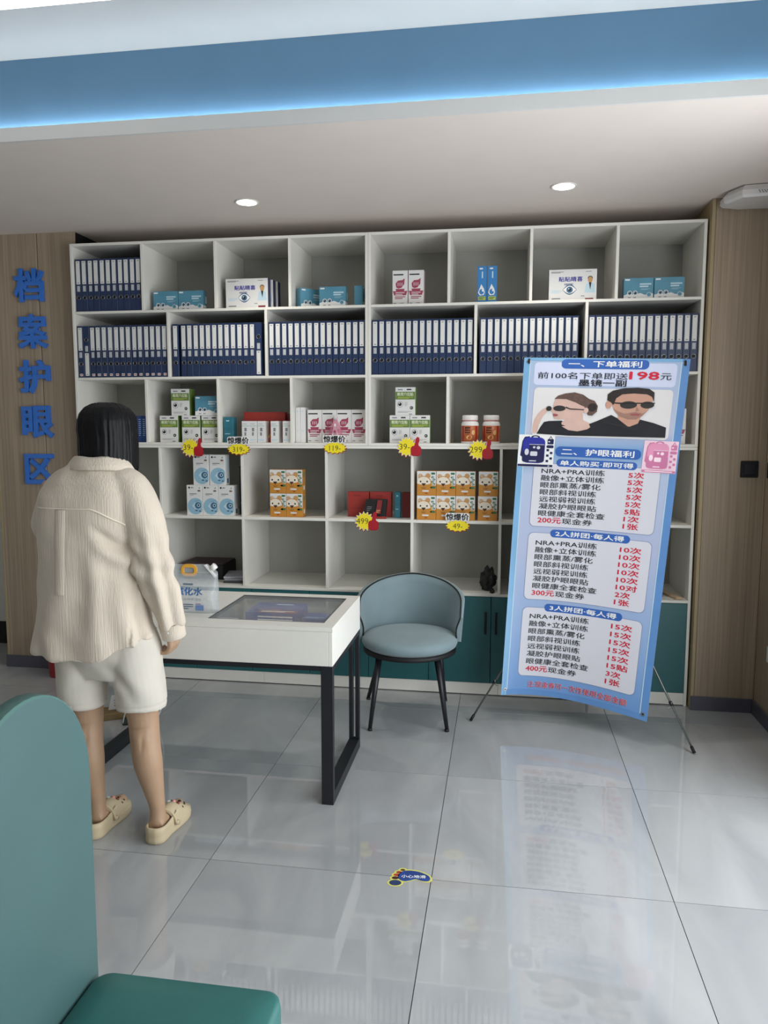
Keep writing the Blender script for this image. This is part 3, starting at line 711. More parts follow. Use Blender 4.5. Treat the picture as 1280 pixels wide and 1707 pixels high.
g = G(); g.extrude([(-.068, 0), (.068, 0), (.062, .105), (-.062, .105)], fnt, 0, .025, M_DBLACK); bars(g, -.050, -.022, .058, 3, M_PGREY, fnt, ly=-.0008, h=.003, gap=.010); obj('tray', g, t)
g = G(); g.extrude([(.008, .014), (.038, .014), (.036, .096), (.008, .096)], fnt, -.010, .0, M_DRED); bars(g, .011, .034, .036, 2, M_TAN, fnt, ly=-.0108, h=.005, gap=.010); obj('red_pack', g, t)
# --- fifth row
z5 = 0.603
g = G(); g.cbox(-.14, 0, 0, .14, .24, .092, M_DBLACK, c=.003); g.cbox(-.137, .004, .0925, .137, .236, .100, mat('maroon lid', (58, 34, 38), .45), c=.002); 
put('black_box', g.mesh('black_box'), -1.86, YS + .16, z5, 'flat black box with maroon lid behind the water pouch')
for k, (c_, dx, rz, w_) in enumerate((((60, 66, 70), 0, .05, 'dark folder at the bottom of the papers'), ((150, 152, 158), .004, .12, 'grey sheaf of papers in the middle of the pile'), ((176, 176, 184), -.004, .2, 'pale sheaf of papers topmost of the pile'))):
    g = G(); g.cbox(-.075, 0, 0, .06, .21, .012, mat('folder %d' % k, c_, .6), c=.002)
    put('paper_sheaf', g.mesh('paper_sheaf'), -1.606 + dx, YS + .065 + k * .01, z5 + k * .0128, w_ + ' beside the black box', rz=rz, cat='papers')
# black crumpled bag
g = G(); bm = bmesh.new(); bmesh.ops.create_icosphere(bm, subdivisions=4, radius=1)
from mathutils import noise
for v in bm.verts:
    p = v.co.copy(); k = 1 + .30 * noise.noise(p * 2.2) + .16 * noise.noise(p * 6)
    v.co = Vector((p.x * .046 * k, p.y * .05 * k, .058 + p.z * .062 * k * (1 + .25 * max(0, p.z))))
    if v.co.z < .004: v.co.z = .0
bm.verts.index_update(); g.add([v.co[:] for v in bm.verts], [[v.index for v in f_.verts] for f_ in bm.faces], mat('black plastic bag', (18, 18, 22), .35), True); bm.free()
t = thing('plastic_bag', 'crumpled black bag in the open cubby behind the shell chair', 'bag', (-.068, YS + .12, z5 + .0006))
obj('bag_body', g, t)
g = G(); g.tube([(.02, -.04, .02), (.032, -.062, .012), (.036, -.085, .008), (.026, -.098, .006), (.016, -.088, .006), (.02, -.07, .008)], .006, M_DBLACK, 8); obj('strap', g, t)
t = thing('wooden_slat', 'pale wooden slat lying in the end cubby behind the banner', 'slat', (.955, YS + .14, z5 + .0006), -1.0 + PI / 2 + .98)
g = G(); g.cbox(-.019, -.125, 0, .019, .16, .014, mat('pale timber', (196, 170, 140), .55, stretch=(1, .1, 1)), c=.003); obj('slat_body', g, t); t.rotation_euler.z = .28
t = thing('tape_dispenser', 'small black object in the end cubby beside the wooden slat', 'dispenser', (.895, YS + .15, z5 + .0006))
g = G(); g.cbox(-.03, -.06, 0, .02, .05, .022, M_DBLACK, c=.004); obj('base', g, t); g = G(); g.tube([(-.028, -.03, .052), (.018, -.03, .052)], .030, clear('clear tape', (200, 210, 215), .4), 20); obj('tape_roll', g, t)

# ================================================================== PRICE TAGS
def burst(rx, ry, n, k=.74, ph=0.0):
    return [((rx if i % 2 == 0 else rx * k) * math.cos(PI * i / n + ph), (ry if i % 2 == 0 else ry * k) * math.sin(PI * i / n + ph)) for i in range(2 * n)]
M_INK = mat('tag ink', (90, 84, 20), .6)
def pf(u, v, l): return (u, -.0016 - .00025 * l, v)
def thumb_tag(x, z, txt, label):
    g = G()
    g.extrude([(a + .003, b - .004) for a, b in burst(.063, .061, 15, .70)], lambda u, v, d: (u, d, v), 0, -.0012, M_TAGRED)
    g.ppoly(burst(.062, .060, 15, .72), M_PWHITE, pf, 0); g.ppoly(burst(.059, .057, 15, .70), M_YEL, pf, 1)
    g.ptext(txt, -.040, -.016, .014, .018, M_INK, pf, 2, bold=0, keep='c')
    o = thing('price_tag', label, 'price tag', (x, YS - .0015, z), group='yellow thumb price tags')
    obj('burst_card', g, o)
    h = G()
    fist = rrect(.022, -.048, .078, .006, .018, 5); th_ = [(.040, -.004), (.046, .020), (.050, .046), (.060, .058), (.071, .052), (.072, .034), (.066, .018), (.070, -.004)]
    M_TH = mat('thumb red', (176, 24, 42), .45)
    h.extrude([(u + .003, v - .003) for u, v in rrect(.020, -.050, .080, .008, .019, 5)], lambda u, v, d: (u, d - .0018, v), 0, -.0004, M_TAGRED)
    h.extrude(th_, lambda u, v, d: (u, d - .0021, v), 0, -.0010, M_TH); h.extrude(fist, lambda u, v, d: (u, d - .0024, v), 0, -.0011, M_TH)
    for k in range(3): h.prr(.026, -.012 - k * .0125, .060, -.0095 - k * .0125, .001, M_TAGRED, lambda u, v, l: (u, -.0037 - .0002 * l, v), 1)
    obj('thumb_up', h, o)
def shock_tag(x, z, txt, label):
    o = thing('price_tag', label, 'price tag', (x, YS - .0015, z), group='yellow price tags with black heading')
    g = G(); g.extrude([(a + .002, b - .003 - .024) for a, b in burst(.074, .036, 14, .8)], lambda u, v, d: (u, d, v), 0, -.0012, M_TAGRED)
    g.ppoly([(a, b - .024) for a, b in burst(.071, .034, 14, .8)], M_YEL, pf, 1)
    g.ptext(txt, -.04, -.040, .04, -.010, M_INK, pf, 2, bold=0, keep='c'); obj('burst_card', g, o)
    h = G(); h.extrude(rrect(-.070, .004, .066, .050, .012), lambda u, v, d: (u, d - .0005, v), 0, -.0010, M_PWHITE)
    h.ptext('惊爆价', -.066, .008, .062, .046, M_PBLACK, lambda u, v, l: (u, -.0018 - .0003 * l, v), 1, bold=.035); obj('heading', h, o)
thumb_tag(-1.845, 1.437, '39-', 'thumbs-up price tag 39 below the green-banded stack beside the sky-blue carton')
shock_tag(-1.543, 1.452, '319-', 'price tag with black heading below the teal carton and red box')
shock_tag(-.960, 1.462, '119-', 'price tag with black heading below the pink bottle')
thumb_tag(-.538, 1.446, '39-', 'thumbs-up price tag 39 below the pyramid of three green-banded cartons')
thumb_tag(-.132, 1.431, '299', 'thumbs-up price tag 299 below the pill jars')
thumb_tag(-.785, 1.012, '499', 'thumbs-up price tag 499 below the black gift box')
shock_tag(-.243, 1.020, '49-', 'price tag with black heading below the block of eight bear-face cartons')

# ================================================================== WALL LETTERING AND WALL FITTINGS
M_BLUEL = mat('glossy blue acrylic', (38, 112, 208), .18, var=.06, coat=.5)
def solid_text(t, d, bold):
    c = bpy.data.curves.new('text', 'FONT'); c.body = t; c.size = 1; c.resolution_u = 2; c.offset = 0; c.extrude = .3; c.bevel_depth = bold; c.bevel_resolution = 1
    o = bpy.data.objects.new('text', c); me = o.to_mesh(); vs = [v.co.copy() for v in me.vertices]; fs = [tuple(p.vertices) for p in me.polygons]
    o.to_mesh_clear(); bpy.data.objects.remove(o); bpy.data.curves.remove(c)
    x0 = min(v.x for v in vs); x1 = max(v.x for v in vs); y0 = min(v.y for v in vs); y1 = max(v.y for v in vs)
    return [((v.x - x0) / (x1 - x0) - .5, -v.z * d * 1.5, (v.y - y0) / (y1 - y0) - .5) for v in vs], fs
for ch, x0, x1, za, zb_, w_ in (('档', -2.995, -2.794, 2.324, 2.525, 'topmost of the column'), ('案', -2.984, -2.784, 2.043, 2.254, 'second from the ceiling'), ('护', -2.989, -2.778, 1.766, 1.973, 'in the middle of the column'), ('眼', -2.984, -2.771, 1.490, 1.690, 'level with the woman\'s hair'), ('区', -2.980, -2.778, 1.200, 1.390, 'lowest, at the woman\'s shoulder')):
    vs, fs = solid_text(ch, .018, .03)
    g = G(); g.add([(a * (x1 - x0), b, c * (zb_ - za)) for a, b, c in vs], fs, M_BLUEL)
    tag(obj('wall_character', g, None, ((x0 + x1) / 2, YP_L - .0095, (za + zb_) / 2)), 'raised glossy blue character ' + ch + ' on the wood panel, ' + w_, 'lettering', 'blue wall characters')
def switch(name, loc, rz, label, m, rocker=True):
    t = thing(name, label, 'switch' if rocker else 'socket', loc, rz)
    obj('plate', cb(-.045, -.008, -.044, .045, 0, .044, m, c=.003), t)
    if rocker: obj('rocker', cb(-.030, -.011, -.030, .030, -.0078, .030, mat('switch rocker', (22, 22, 36), .3), c=.002), t)
    else: obj('outlet_face', one(lambda g: [g.box(x - .003, -.0088, -.008, x + .003, -.0078, .008, M_PGREY) for x in (-.012, .012)]), t)
switch('wall_switch', (1.3015, YP_R - .0006, 1.3365), 0, 'square black wall switch on the wood panel facing the room', M_DBLACK)
switch('wall_switch', (XW - .0006, 4.222, 1.332), PI / 2 * -1 + PI, 'black wall switch on the side wall around the corner', M_DBLACK)
switch('wall_socket', (XW - .0006, 4.075, .382), PI / 2 * -1 + PI, 'white wall socket low on the side wall', M_PWHITE, False)
# white wireless box tucked under the ceiling
t = thing('wireless_box', 'white angular wireless box under the ceiling at the wood panel', 'router', (1.235, 4.17, ZC))
g = G(); oct_ = [(-.155, -.0), (-.10, -.115), (.05, -.135), (.148, -.06), (.148, .11), (-.06, .11), (-.155, .07)]
fz = lambda u, v, d: (u, v, d)
g.loft([[(a * .86, b * .86, -.004) for a, b in oct_], [(a, b, -.030) for a, b in oct_], [(a, b, -.052) for a, b in oct_], [(a * .93, b * .93, -.064) for a, b in oct_]], mat('white router plastic', (222, 220, 220), .35), smooth=False)
obj('shell', g, t)
g = G()
for k in range(5): g.tube([(-.03 + k * .012, -.131, -.036), (-.022 + k * .014, -.132, -.050)], .0016, M_PGREY, 6)
obj('logo_mark', g, t)

# ================================================================== PULL-UP BANNER
def V(*a): return Vector(a)
B_TL, B_TR, B_BL, B_BR = V(.109, 4.15, 1.925), V(.927, 4.05, 1.897), V(.018, 3.95, .141), V(.727, 3.75, .116)
BAN_O = V(.45, 3.98, 0)
def patch(s, t):
    u, v = s / .8, t / 1.8
    p = (B_BL.lerp(B_BR, u)).lerp(B_TL.lerp(B_TR, u), v)
    bow = math.sin(PI * min(1, max(0, u)) ** .85) * max(0, 1 - v) ** 1.6
    p.y += .085 * bow; p.z += .012 * bow
    p.y += .012 * math.sin(PI * u) * v * (1 - v) * 4
    return p
def ban(s, t, l):
    p = patch(s, t); e = .01
    n = (patch(s + e, t) - patch(s - e, t)).cross(patch(s, t + e) - patch(s, t - e)).normalized()
    if n.y > 0: n = -n
    return tuple(p + n * (.0009 * l) - BAN_O)
def grid_rr(g, x0, y0, x1, y1, r, m, ly, nx=14, ny=6):
    ts = [y0 + (y1 - y0) * k / ny for k in range(ny + 1)]
    for k in range(1, 6): ts += [y0 + r * (1 - math.cos(PI / 2 * k / 6)), y1 - r * (1 - math.cos(PI / 2 * k / 6))]
    ts = sorted(set(round(t, 5) for t in ts)); rows = []
    for t in ts:
        dd = min(t - y0, y1 - t)
        ins = r - math.sqrt(max(0, r * r - (r - dd) ** 2)) if dd < r else 0
        rows.append([ban(x0 + ins + (x1 - x0 - 2 * ins) * k / nx, t, ly) for k in range(nx + 1)])
    g.loft(rows, m, closed=False, cap=False)
def ban_mat():
    m = bpy.data.materials.new('banner vinyl'); m.use_nodes = True
    nt = m.node_tree; N = nt.nodes; L = nt.links; b = N['Principled BSDF']
    tc = N.new('ShaderNodeTexCoord'); sp = N.new('ShaderNodeSeparateXYZ'); L.new(tc.outputs['Generated'], sp.inputs[0])
    rp = N.new('ShaderNodeValToRGB'); cr = rp.color_ramp
    cr.elements[0].position = 0.0; cr.elements[0].color = lin((104, 150, 206)) + (1,)
    cr.elements[1].position = 1.0; cr.elements[1].color = lin((164, 188, 218)) + (1,)
    for ps, c in ((.25, (150, 176, 214)), (.45, (176, 186, 214)), (.66, (178, 192, 218)), (.73, (116, 160, 204)), (.78, (186, 192, 216))):
        e = cr.elements.new(ps); e.color = lin(c) + (1,)
    L.new(sp.outputs['Z'], rp.inputs['Fac']); L.new(rp.outputs['Color'], b.inputs['Base Color'])
    b.inputs['Roughness'].default_value = 0.32
    return m
M_BAN = ban_mat()
M_BANB = mat('banner blue print', (52, 98, 176), .35); M_BANE = mat('banner edge blue', (124, 174, 214), .32); M_BANR = mat('banner right edge blue', (96, 142, 198), .32)
M_BANP = mat('banner panel print', (214, 214, 222), .35, var=.01); M_BANLINE = mat('banner line print', (128, 140, 176), .4); M_BANRED = mat('banner red print', (206, 30, 58), .4); M_BANK = mat('banner black print', (26, 28, 36), .4)
M_BPALE = mat('banner pale print', (206, 214, 238), .35, var=.01)
xb = thing('x_banner', 'tall blue promotional pull-up banner on a wire stand', 'banner', BAN_O)
g = G()
NX, NY = 24, 40
rows = [[ban(.8 * i / NX, 1.8 * j / NY, 0) for i in range(NX + 1)] for j in range(NY + 1)]
g.loft(rows, M_BAN, closed=False, cap=False)
rows = [[ban(.8 * i / NX, 1.8 * j / NY, -.9) for i in range(NX + 1)] for j in range(NY + 1)]
g.loft(rows, M_PWHITE, closed=False, cap=False)
sheet = obj('sheet', g, xb)
g = G()
grid_rr(g, .0, .0, .030, 1.8, .001, M_BANE, 1, 2, 40); grid_rr(g, .765, .0, .8, 1.8, .001, M_BANR, 1, 2, 40); grid_rr(g, .03, 1.785, .765, 1.8, .001, M_BANE, 1, 14, 1); grid_rr(g, .03, 0, .765, .03, .001, M_BANR, 1, 14, 1)
grid_rr(g, .030, .03, .0345, 1.785, .001, M_SKYP, 1.2, 1, 40); grid_rr(g, .7605, .03, .765, 1.785, .001, M_SKYP, 1.2, 1, 40)
grid_rr(g, .055, 1.655, .745, 1.775, .02, M_BPALE, 1, 14, 3)
for y0, y1 in ((.905, 1.243), (.514, .874), (.102, .474)):
    grid_rr(g, .088, y0, .727, y1, .028, M_BANLINE, 1, 16, 8); grid_rr(g, .0905, y0 + .0025, .7245, y1 - .0025, .027, M_BANP, 1.6, 16, 8)
for x0, x1, y0, y1 in ((.190, .613, 1.744, 1.793), (.196, .624, 1.282, 1.334), (.207, .611, 1.228, 1.268), (.207, .618, .852, .893), (.211, .624, .455, .496)):
    grid_rr(g, x0, y0, x1, y1, (y1 - y0) / 2 * .98, M_BANB, 2.3, 14, 3)
obj('printed_panels', g, sheet)
g = G(); BP = lambda u, v, l: ban(u, v, l)
def bt(t, x0, x1, yc, h, m, bold=.02, ly=3): g.ptext(t, x0, yc - h / 2, x1, yc + h / 2, m, BP, ly, bold=bold)
bt('一、下单福利', .225, .578, 1.769, .032, M_PWHITE, .03); bt('二、护眼福利', .228, .590, 1.308, .034, M_PWHITE, .03)
bt('单人购买·即可得', .226, .592, 1.248, .026, M_PWHITE, .03)
bt('2人拼团·每人得', .235, .588, .873, .027, M_PWHITE, .03); bt('3人拼团·每人得', .240, .594, .476, .027, M_PWHITE, .03)
bt('前100名下单即送', .076, .518, 1.707, .034, M_BANK, .01); bt('198', .526, .664, 1.712, .038, M_BANRED, .06); bt('元', .672, .722, 1.708, .034, M_BANK, .01); bt('墨镜一副', .283, .514, 1.671, .034, M_BANK, .03)
ROWS = [('NRA+PRA训练', .325), ('融像+立体训练', .325), ('眼部熏蒸/雾化', .311), ('眼部斜视训练', .292), ('远视弱视训练', .292), ('凝胶护眼眼贴', .30), ('眼健康全套检查', .347)]
for yt, cash, cnt in ((1.203, '200元', ['5次'] * 5 + ['5贴', '1次', '1张']), (.821, '300元', ['10次'] * 5 + ['10对', '2次', '1张']), (.427, '400元', ['15次'] * 5 + ['15贴', '3次', '1张'])):
    pt = .0375 if yt > 1 else .0385 if yt > .5 else .0405
    for k, (tx, w_) in enumerate(ROWS): bt(tx, .133, .133 + w_, yt - k * pt, .030, M_BANK, .014)
    bt(cash, .133, .256, yt - 7 * pt, .030, M_BANRED, .03); bt('现金券', .262, .42, yt - 7 * pt, .030, M_BANK, .014)
    for k, tx in enumerate(cnt): bt(tx, .575, .575 + (.074 if len(tx) == 2 else .104), yt - .001 - k * pt, .030, M_BANRED, .03)
bt('注:现金券可一次性使用全部金额', .15, .695, .060, .033, M_PWHITE, .03); bt('注:现金券可一次性使用全部金额', .150, .695, .060, .033, M_BANRED, .006, 4.2)
obj('lettering', g, sheet)
# printed photo of two people in sunglasses
g = G(); grid_rr(g, .062, 1.387, .740, 1.642, .022, mat('photo backdrop print', (224, 222, 222), .35, var=.02), 2, 14, 8)
SK1, SK2 = mat('print fair skin', (212, 178, 166), .4, var=.05, nscale=20), mat('print warm skin', (196, 150, 130), .4, var=.05, nscale=20)
HR1, HR2, BLK, LENSM = mat('print brown hair', (96, 76, 68), .4, var=.2, nscale=60), mat('print dark hair', (44, 36, 34), .4, var=.2, nscale=60), mat('print black cloth', (30, 30, 36), .4, var=.2, nscale=10), mat('print dark lens', (50, 48, 48), .35)
LIPS = mat('print lips', (158, 84, 88), .4)
def q(x, y): return (.062 + (x - 225) / 870 * .676, 1.642 - (y - 268 - (x - 225) * .022) / 345 * .255)
def ph(pts, m, l): g.ppoly([q(*p) for p in pts], m, BP, l)
def pe(x, y, rx, ry, m, l, rot=0):
    ph([(x + rx * math.cos(a) * math.cos(rot) - ry * math.sin(a) * math.sin(rot), y + rx * math.cos(a) * math.sin(rot) + ry * math.sin(a) * math.cos(rot)) for a in [2 * PI * k / 24 for k in range(24)]], m, l)
ph([(232, 600), (232, 540), (240, 500), (262, 455), (290, 425), (312, 412), (325, 420), (322, 440), (300, 470), (285, 500), (272, 540), (266, 590)], SK1, 3)
ph([(262, 600), (285, 550), (306, 515), (340, 508), (420, 505), (470, 540), (540, 570), (600, 540), (640, 528), (680, 560), (700, 612), (480, 612)], BLK, 3)
ph([(418, 470), (445, 495), (420, 520), (428, 548), (470, 572), (530, 580), (590, 565), (630, 535), (560, 500), (552, 440)], SK1, 3.5)
ph([(372, 345), (360, 380), (358, 408), (345, 438), (360, 452), (358, 466), (366, 476), (372, 492), (400, 498), (450, 494), (500, 482), (550, 460), (566, 425), (560, 380), (500, 345), (430, 335)], SK1, 4)
ph([(362, 352), (385, 328), (430, 312), (490, 304), (545, 320), (585, 350), (622, 364), (645, 400), (642, 440), (615, 468), (588, 466), (575, 440), (560, 405), (530, 392), (500, 375), (440, 352), (385, 350)], HR1, 5)
pe(572, 432, 16, 20, SK1, 6); pe(610, 410, 28, 30, HR2, 5.5)
pe(400, 418, 40, 20, LENSM, 6); pe(332, 420, 18, 18, LENSM, 6); ph([(440, 405), (470, 418), (560, 424), (558, 430), (470, 426), (440, 415)], BLK, 6)
ph([(362, 455), (385, 458), (398, 466), (384, 476), (364, 474)], LIPS, 6)
ph([(600, 528), (650, 505), (735, 462), (790, 492), (850, 540), (915, 492), (1000, 515), (1078, 545), (1080, 615), (640, 612)], BLK, 4.5)
ph([(775, 440), (780, 490), (850, 545), (905, 520), (918, 480), (900, 440)], SK2, 4.8)
ph([(738, 320), (735, 390), (748, 430), (785, 470), (840, 492), (890, 492), (925, 470), (960, 425), (978, 380), (982, 325), (900, 290), (800, 295)], SK2, 5.2)
ph([(742, 415), (785, 470), (840, 492), (890, 492), (925, 470), (958, 425), (930, 450), (880, 440), (820, 452), (780, 440)], mat('print stubble', (160, 122, 108), .4), 5.6)
pe(712, 390, 20, 28, SK2, 5.1)
ph([(700, 360), (700, 318), (730, 292), (800, 275), (880, 272), (950, 280), (985, 305), (988, 370), (972, 335), (940, 318), (860, 312), (790, 318), (755, 345), (742, 392), (722, 372)], HR2, 6)
pe(835, 392, 52, 26, LENSM, 6.4); pe(950, 392, 42, 24, LENSM, 6.4); ph([(745, 374), (790, 376), (880, 376), (995, 376), (995, 383), (880, 384), (790, 386), (745, 382)], BLK, 6.6)
ph([(850, 455), (885, 450), (918, 455), (905, 466), (860, 466)], LIPS, 6.4); ph([(885, 400), (905, 432), (882, 440)], mat('print stubble', (160, 122, 108), .4), 6.2)
obj('photo_print', g, sheet)
def pack_print(x0, y0, x1, y1, bg, body, dark, pale, name):
    gg = G(); w, h = x1 - x0, y1 - y0
    fn = lambda u, v, l: ban(x0 + u * w, y0 + v * h, l)
    grid = G(); grid_rr(gg, x0, y0, x1, y1, .001, bg, 2.2, 4, 4)
    gg.ppoly([(.06, .35), (.10, .80), (.16, .93), (.30, .95), (.30, .88), (.20, .84), (.15, .55), (.12, .30)], dark, fn, 3)
    gg.pell(.46, .93, .12, .055, dark, fn, 3); gg.pell(.46, .92, .07, .03, bg, fn, 3.4)
    gg.ppoly(rrect(.12, .12, .74, .92, .16), body, fn, 3.8); gg.prr(.12, .14, .74, .52, .08, dark, fn, 4.3); gg.prr(.30, .50, .72, .70, .03, dark, fn, 4.3)
    gg.prect(.30, .69, .72, .705, pale, fn, 4.8); gg.prr(.34, .34, .54, .48, .03, pale, fn, 5); gg.pell(.24, .46, .06, .10, pale, fn, 4.8); gg.pell(.44, .61, .035, .035, pale, fn, 4.8); gg.pell(.56, .60, .05, .05, pale, fn, 4.8); gg.prect(.32, .17, .52, .20, pale, fn, 4.8)
    gg.prr(.80, .72, .97, .88, .02, dark, fn, 3.5); gg.ppoly([(.83, .88), (.88, .98), (.94, .88), (.92, .88), (.88, .95), (.855, .88)], dark, fn, 3.5); gg.prect(.82, .78, .87, .82, pale, fn, 4)
    gg.prr(.78, .60, .98, .69, .04, dark, fn, 3.5)
    for k in range(5): gg.prect(.79 + .1 * (k % 2), .50 - .085 * k, .86 + .1 * (k % 2), .57 - .085 * k, dark, fn, 3.5)
    gg.prect(.01, .01, .99, .08, dark, fn, 3.5); gg.prect(.1, .03, .9, .06, pale, fn, 4)
    obj(name, gg, sheet)
pack_print(.002, 1.221, .189, 1.391, M_PWHITE, mat('print royal blue', (38, 48, 150), .4), mat('print deep navy', (26, 30, 78), .4), mat('print pale grey', (206, 208, 216), .4), 'backpack_print')
pack_print(.632, 1.221, .793, 1.383, mat('print blush', (240, 206, 222), .4), mat('print pink', (226, 150, 184), .4), mat('print deep pink', (204, 120, 160), .4), mat('print light pink', (248, 224, 234), .4), 'backpack_print')
# stand
hub = V(.473, 4.185, 1.0)
def loc(p): return tuple(Vector(p) - BAN_O)
M_STAND = mat('stand alloy', (120, 126, 122), .35, metal=.8)
g = G(); c_ = loc(hub); g.cbox(c_[0] - .03, c_[1] - .014, c_[2] - .03, c_[0] + .03, c_[1] + .014, c_[2] + .03, M_DBLACK, c=.005); obj('hub', g, xb)
for p, w_ in ((B_TL, 0), (B_TR, 1)):
    tip = V(p.x + (.025 if not w_ else -.025), p.y + .006, p.z - .02)
    mid = hub.lerp(tip, .55) + V(0, .03, 0)
    g = G(); g.tube([loc(hub), loc(mid), loc(tip)], [.005, .004, .003], M_STAND, 8)
    obj('upper_arm', g, xb)
    g = G(); g.lathe([(.0035, -.014), (.006, -.010), (.006, .008), (.003, .014)], (0, 0, 0), M_DBLACK, 10); k_ = obj('corner_clip', g, xb, loc(tip + V(0, -.012, 0)))
for p, name in (((-.138, 3.921, .008), 'front_leg'), ((.935, 3.672, .008), 'front_leg'), ((.50, 4.285, .008), 'rear_leg')):
    p = V(*p); g = G(); g.tube([loc(hub), loc(hub.lerp(p, .5)), loc(p)], [.006, .0055, .005], M_STAND, 8)
    lg = obj(name, g, xb)
    d = (p - hub).normalized()
    g = G(); g.tube([loc(p - d * .03), loc(p + d * .004)], .0078, M_DBLACK, 8); obj('rubber_foot', g, lg)
    if name == 'front_leg':
        h = hub.lerp(p, .80); sgn = -1 if p.x > .4 else 1
        g = G(); g.tube([loc(h + V(0, -.006, .012)), loc(h + V(0, -.006, -.006)), loc(h + V(sgn * .010, -.010, -.020)), loc(h + V(sgn * .020, -.012, -.012))], .0024, M_STAND, 6)
        g.tube([loc(h - d * .012), loc(h + d * .012)], .0085, M_DBLACK, 8)
        obj('hook', g, lg)
for s_, t_ in ((.022, 1.778), (.778, 1.778), (.022, .03), (.778, .03)):
    g = G(); n = 14
    for r0, r1, m_, l_ in ((.009, .004, M_STEEL, 3.2), (.0042, 0, M_DBLACK, 3.0)):
        a = [ban(s_ + r0 * math.cos(2 * PI * k / n), t_ + r0 * math.sin(2 * PI * k / n), l_) for k in range(n)]
        if r1: 
            b = [ban(s_ + r1 * math.cos(2 * PI * k / n), t_ + r1 * math.sin(2 * PI * k / n), l_ + .3) for k in range(n)]; g.loft([a, b], m_, cap=False)
        else: g.face(a, m_)
    obj('grommet', g, sheet)

# ================================================================== DISPLAY DESK
DX0, DX1, DY0, DY1, DZ = -1.842, -.661, 2.912, 3.512, .75
dcx, dcy = (DX0 + DX1) / 2, (DY0 + DY1) / 2
desk = thing('display_desk', 'white display desk with glass inset and black metal legs', 'desk', (dcx, dcy, 0))
def dk(name, x0, y0, z0, x1, y1, z1, m=M_WHITE, c=.0012): return obj(name, cb(x0 - dcx, y0 - dcy, z0, x1 - dcx, y1 - dcy, z1, m, c=c), desk)
GX0, GX1, GY0, GY1 = -1.215, -.712, 2.985, 3.445
z0, z1_ = DZ - .018, DZ
g = G()
for a in ((DX0, DY0, GX0, DY1), (GX1, DY0, DX1, DY1), (GX0, DY0, GX1, GY0), (GX0, GY1, GX1, DY1)):
    g.box(a[0] - dcx, a[1] - dcy, z0, a[2] - dcx, a[3] - dcy, z1_, M_WHITE)
top = obj('tabletop', g, desk)
g = G()
for a in ((GX0, GY0, GX0 + .004, GY1), (GX1 - .004, GY0, GX1, GY1), (GX0 + .004, GY0, GX1 - .004, GY0 + .004), (GX0 + .004, GY1 - .004, GX1 - .004, GY1)):
    g.box(a[0] - dcx, a[1] - dcy, z0 + .001, a[2] - dcx, a[3] - dcy, z1_ + .0008, mat('dark glass gasket', (70, 72, 74), .4))
obj('glass_frame', g, desk)
dk('glass_pane', GX0 + .0042, GY0 + .0042, DZ - .007, GX1 - .0042, GY1 - .0042, DZ - .001, clear('display glass', (210, 216, 216), .02, .02), .0004)
zb0 = .589
dk('front_panel', DX0, DY0, zb0, DX1 - .018, DY0 + .016, z0 - .001); dk('rear_panel', DX0, DY1 - .016, zb0, DX1 - .018, DY1, z0 - .001)
dk('side_panel', DX1 - .0175, DY0, zb0, DX1, DY1, z0 - .001); dk('side_panel', DX0, DY0 + .0165, zb0, DX0 + .016, DY1 - .0165, z0 - .001)
dk('bottom_panel', DX0 + .0165, DY0 + .0165, zb0, DX1 - .018, DY1 - .0165, zb0 + .012)
dk('apron_bar', DX0 + .05, DY0 + .004, .567, DX1 - .05, DY0 + .03, .5885, M_BLACK); dk('apron_bar', DX0 + .05, DY1 - .03, .567, DX1 - .05, DY1 - .004, .5885, M_BLACK)
for xa, xb_ in ((DX0, DX0 + .05), (DX1 - .05, DX1)):
    dk('leg', xa, DY0 + .002, .0, xb_, DY0 + .028, .5885, M_BLACK)
    dk('leg', xa, DY1 - .028, .05, xa + .019, DY1 - .002, .5885, M_BLACK); dk('leg', xb_ - .019, DY1 - .028, .05, xb_, DY1 - .002, .5885, M_BLACK)
    dk('foot_rail', xa, DY0 + .0285, .0, xb_, DY1 - .002, .0495, M_BLACK); dk('top_rail', xa, DY0 + .0285, .567, xb_, DY1 - .0285, .5885, M_BLACK)
# goods shown under the glass
zi = zb0 + .012
M_NAVC = mat('deep navy carton', (64, 72, 140), .4, var=.08)
g = carton(.235, .20, .130, M_NAVC); tf = lambda u, v, l: (u, v, .130 + .0003 + .00025 * l)
g.prr(-.02, .155, .06, .17, .004, M_SKYP, tf, 1); bars(g, -.08, .06, .06, 1, M_TAN, tf, h=.006); g.prect(-.06, .002, .116, .045, mat('castle red print', (130, 60, 62), .5), tf, 1); bars(g, -.05, .1, .035, 2, M_PWHITE, tf, ly=2, h=.008, gap=.014)
bars(g, -.06, .10, .115, 4, M_PWHITE, front, h=.006, gap=.014)
put('navy_carton', g.mesh('navy_carton'), -1.005, 3.19, zi, 'navy carton with red print under the desk glass')
g = carton(.105, .11, .12, M_NAVC); bars(g, -.04, .04, .03, 2, M_SKYP, lambda u, v, l: (u, v, .1203 + .00025 * l), h=.004, gap=.01)
put('navy_carton', g.mesh('navy_carton'), -.80, 3.15, zi, 'small navy carton under the desk glass near the shell chair')
g = carton(.12, .10, .06, mat('brown tray', (92, 76, 66), .5)); put('brown_carton', g.mesh('brown_carton'), -.79, 3.32, zi, 'low brown carton under the desk glass behind the small navy one')
g = carton(.09, .12, .11, M_CARTON); tf2 = lambda u, v, l: (u, v, .1103 + .00025 * l)
g.pell(0, .05, .03, .03, M_AQUA, tf2, 1); g.pell(0, .05, .02, .02, M_CARTON, tf2, 2); g.pell(0, .05, .008, .008, M_EYEB, tf2, 3)
put('white_carton', g.mesh('white_carton'), -1.185, 3.03, zi, 'white carton with a printed ring under the desk glass')

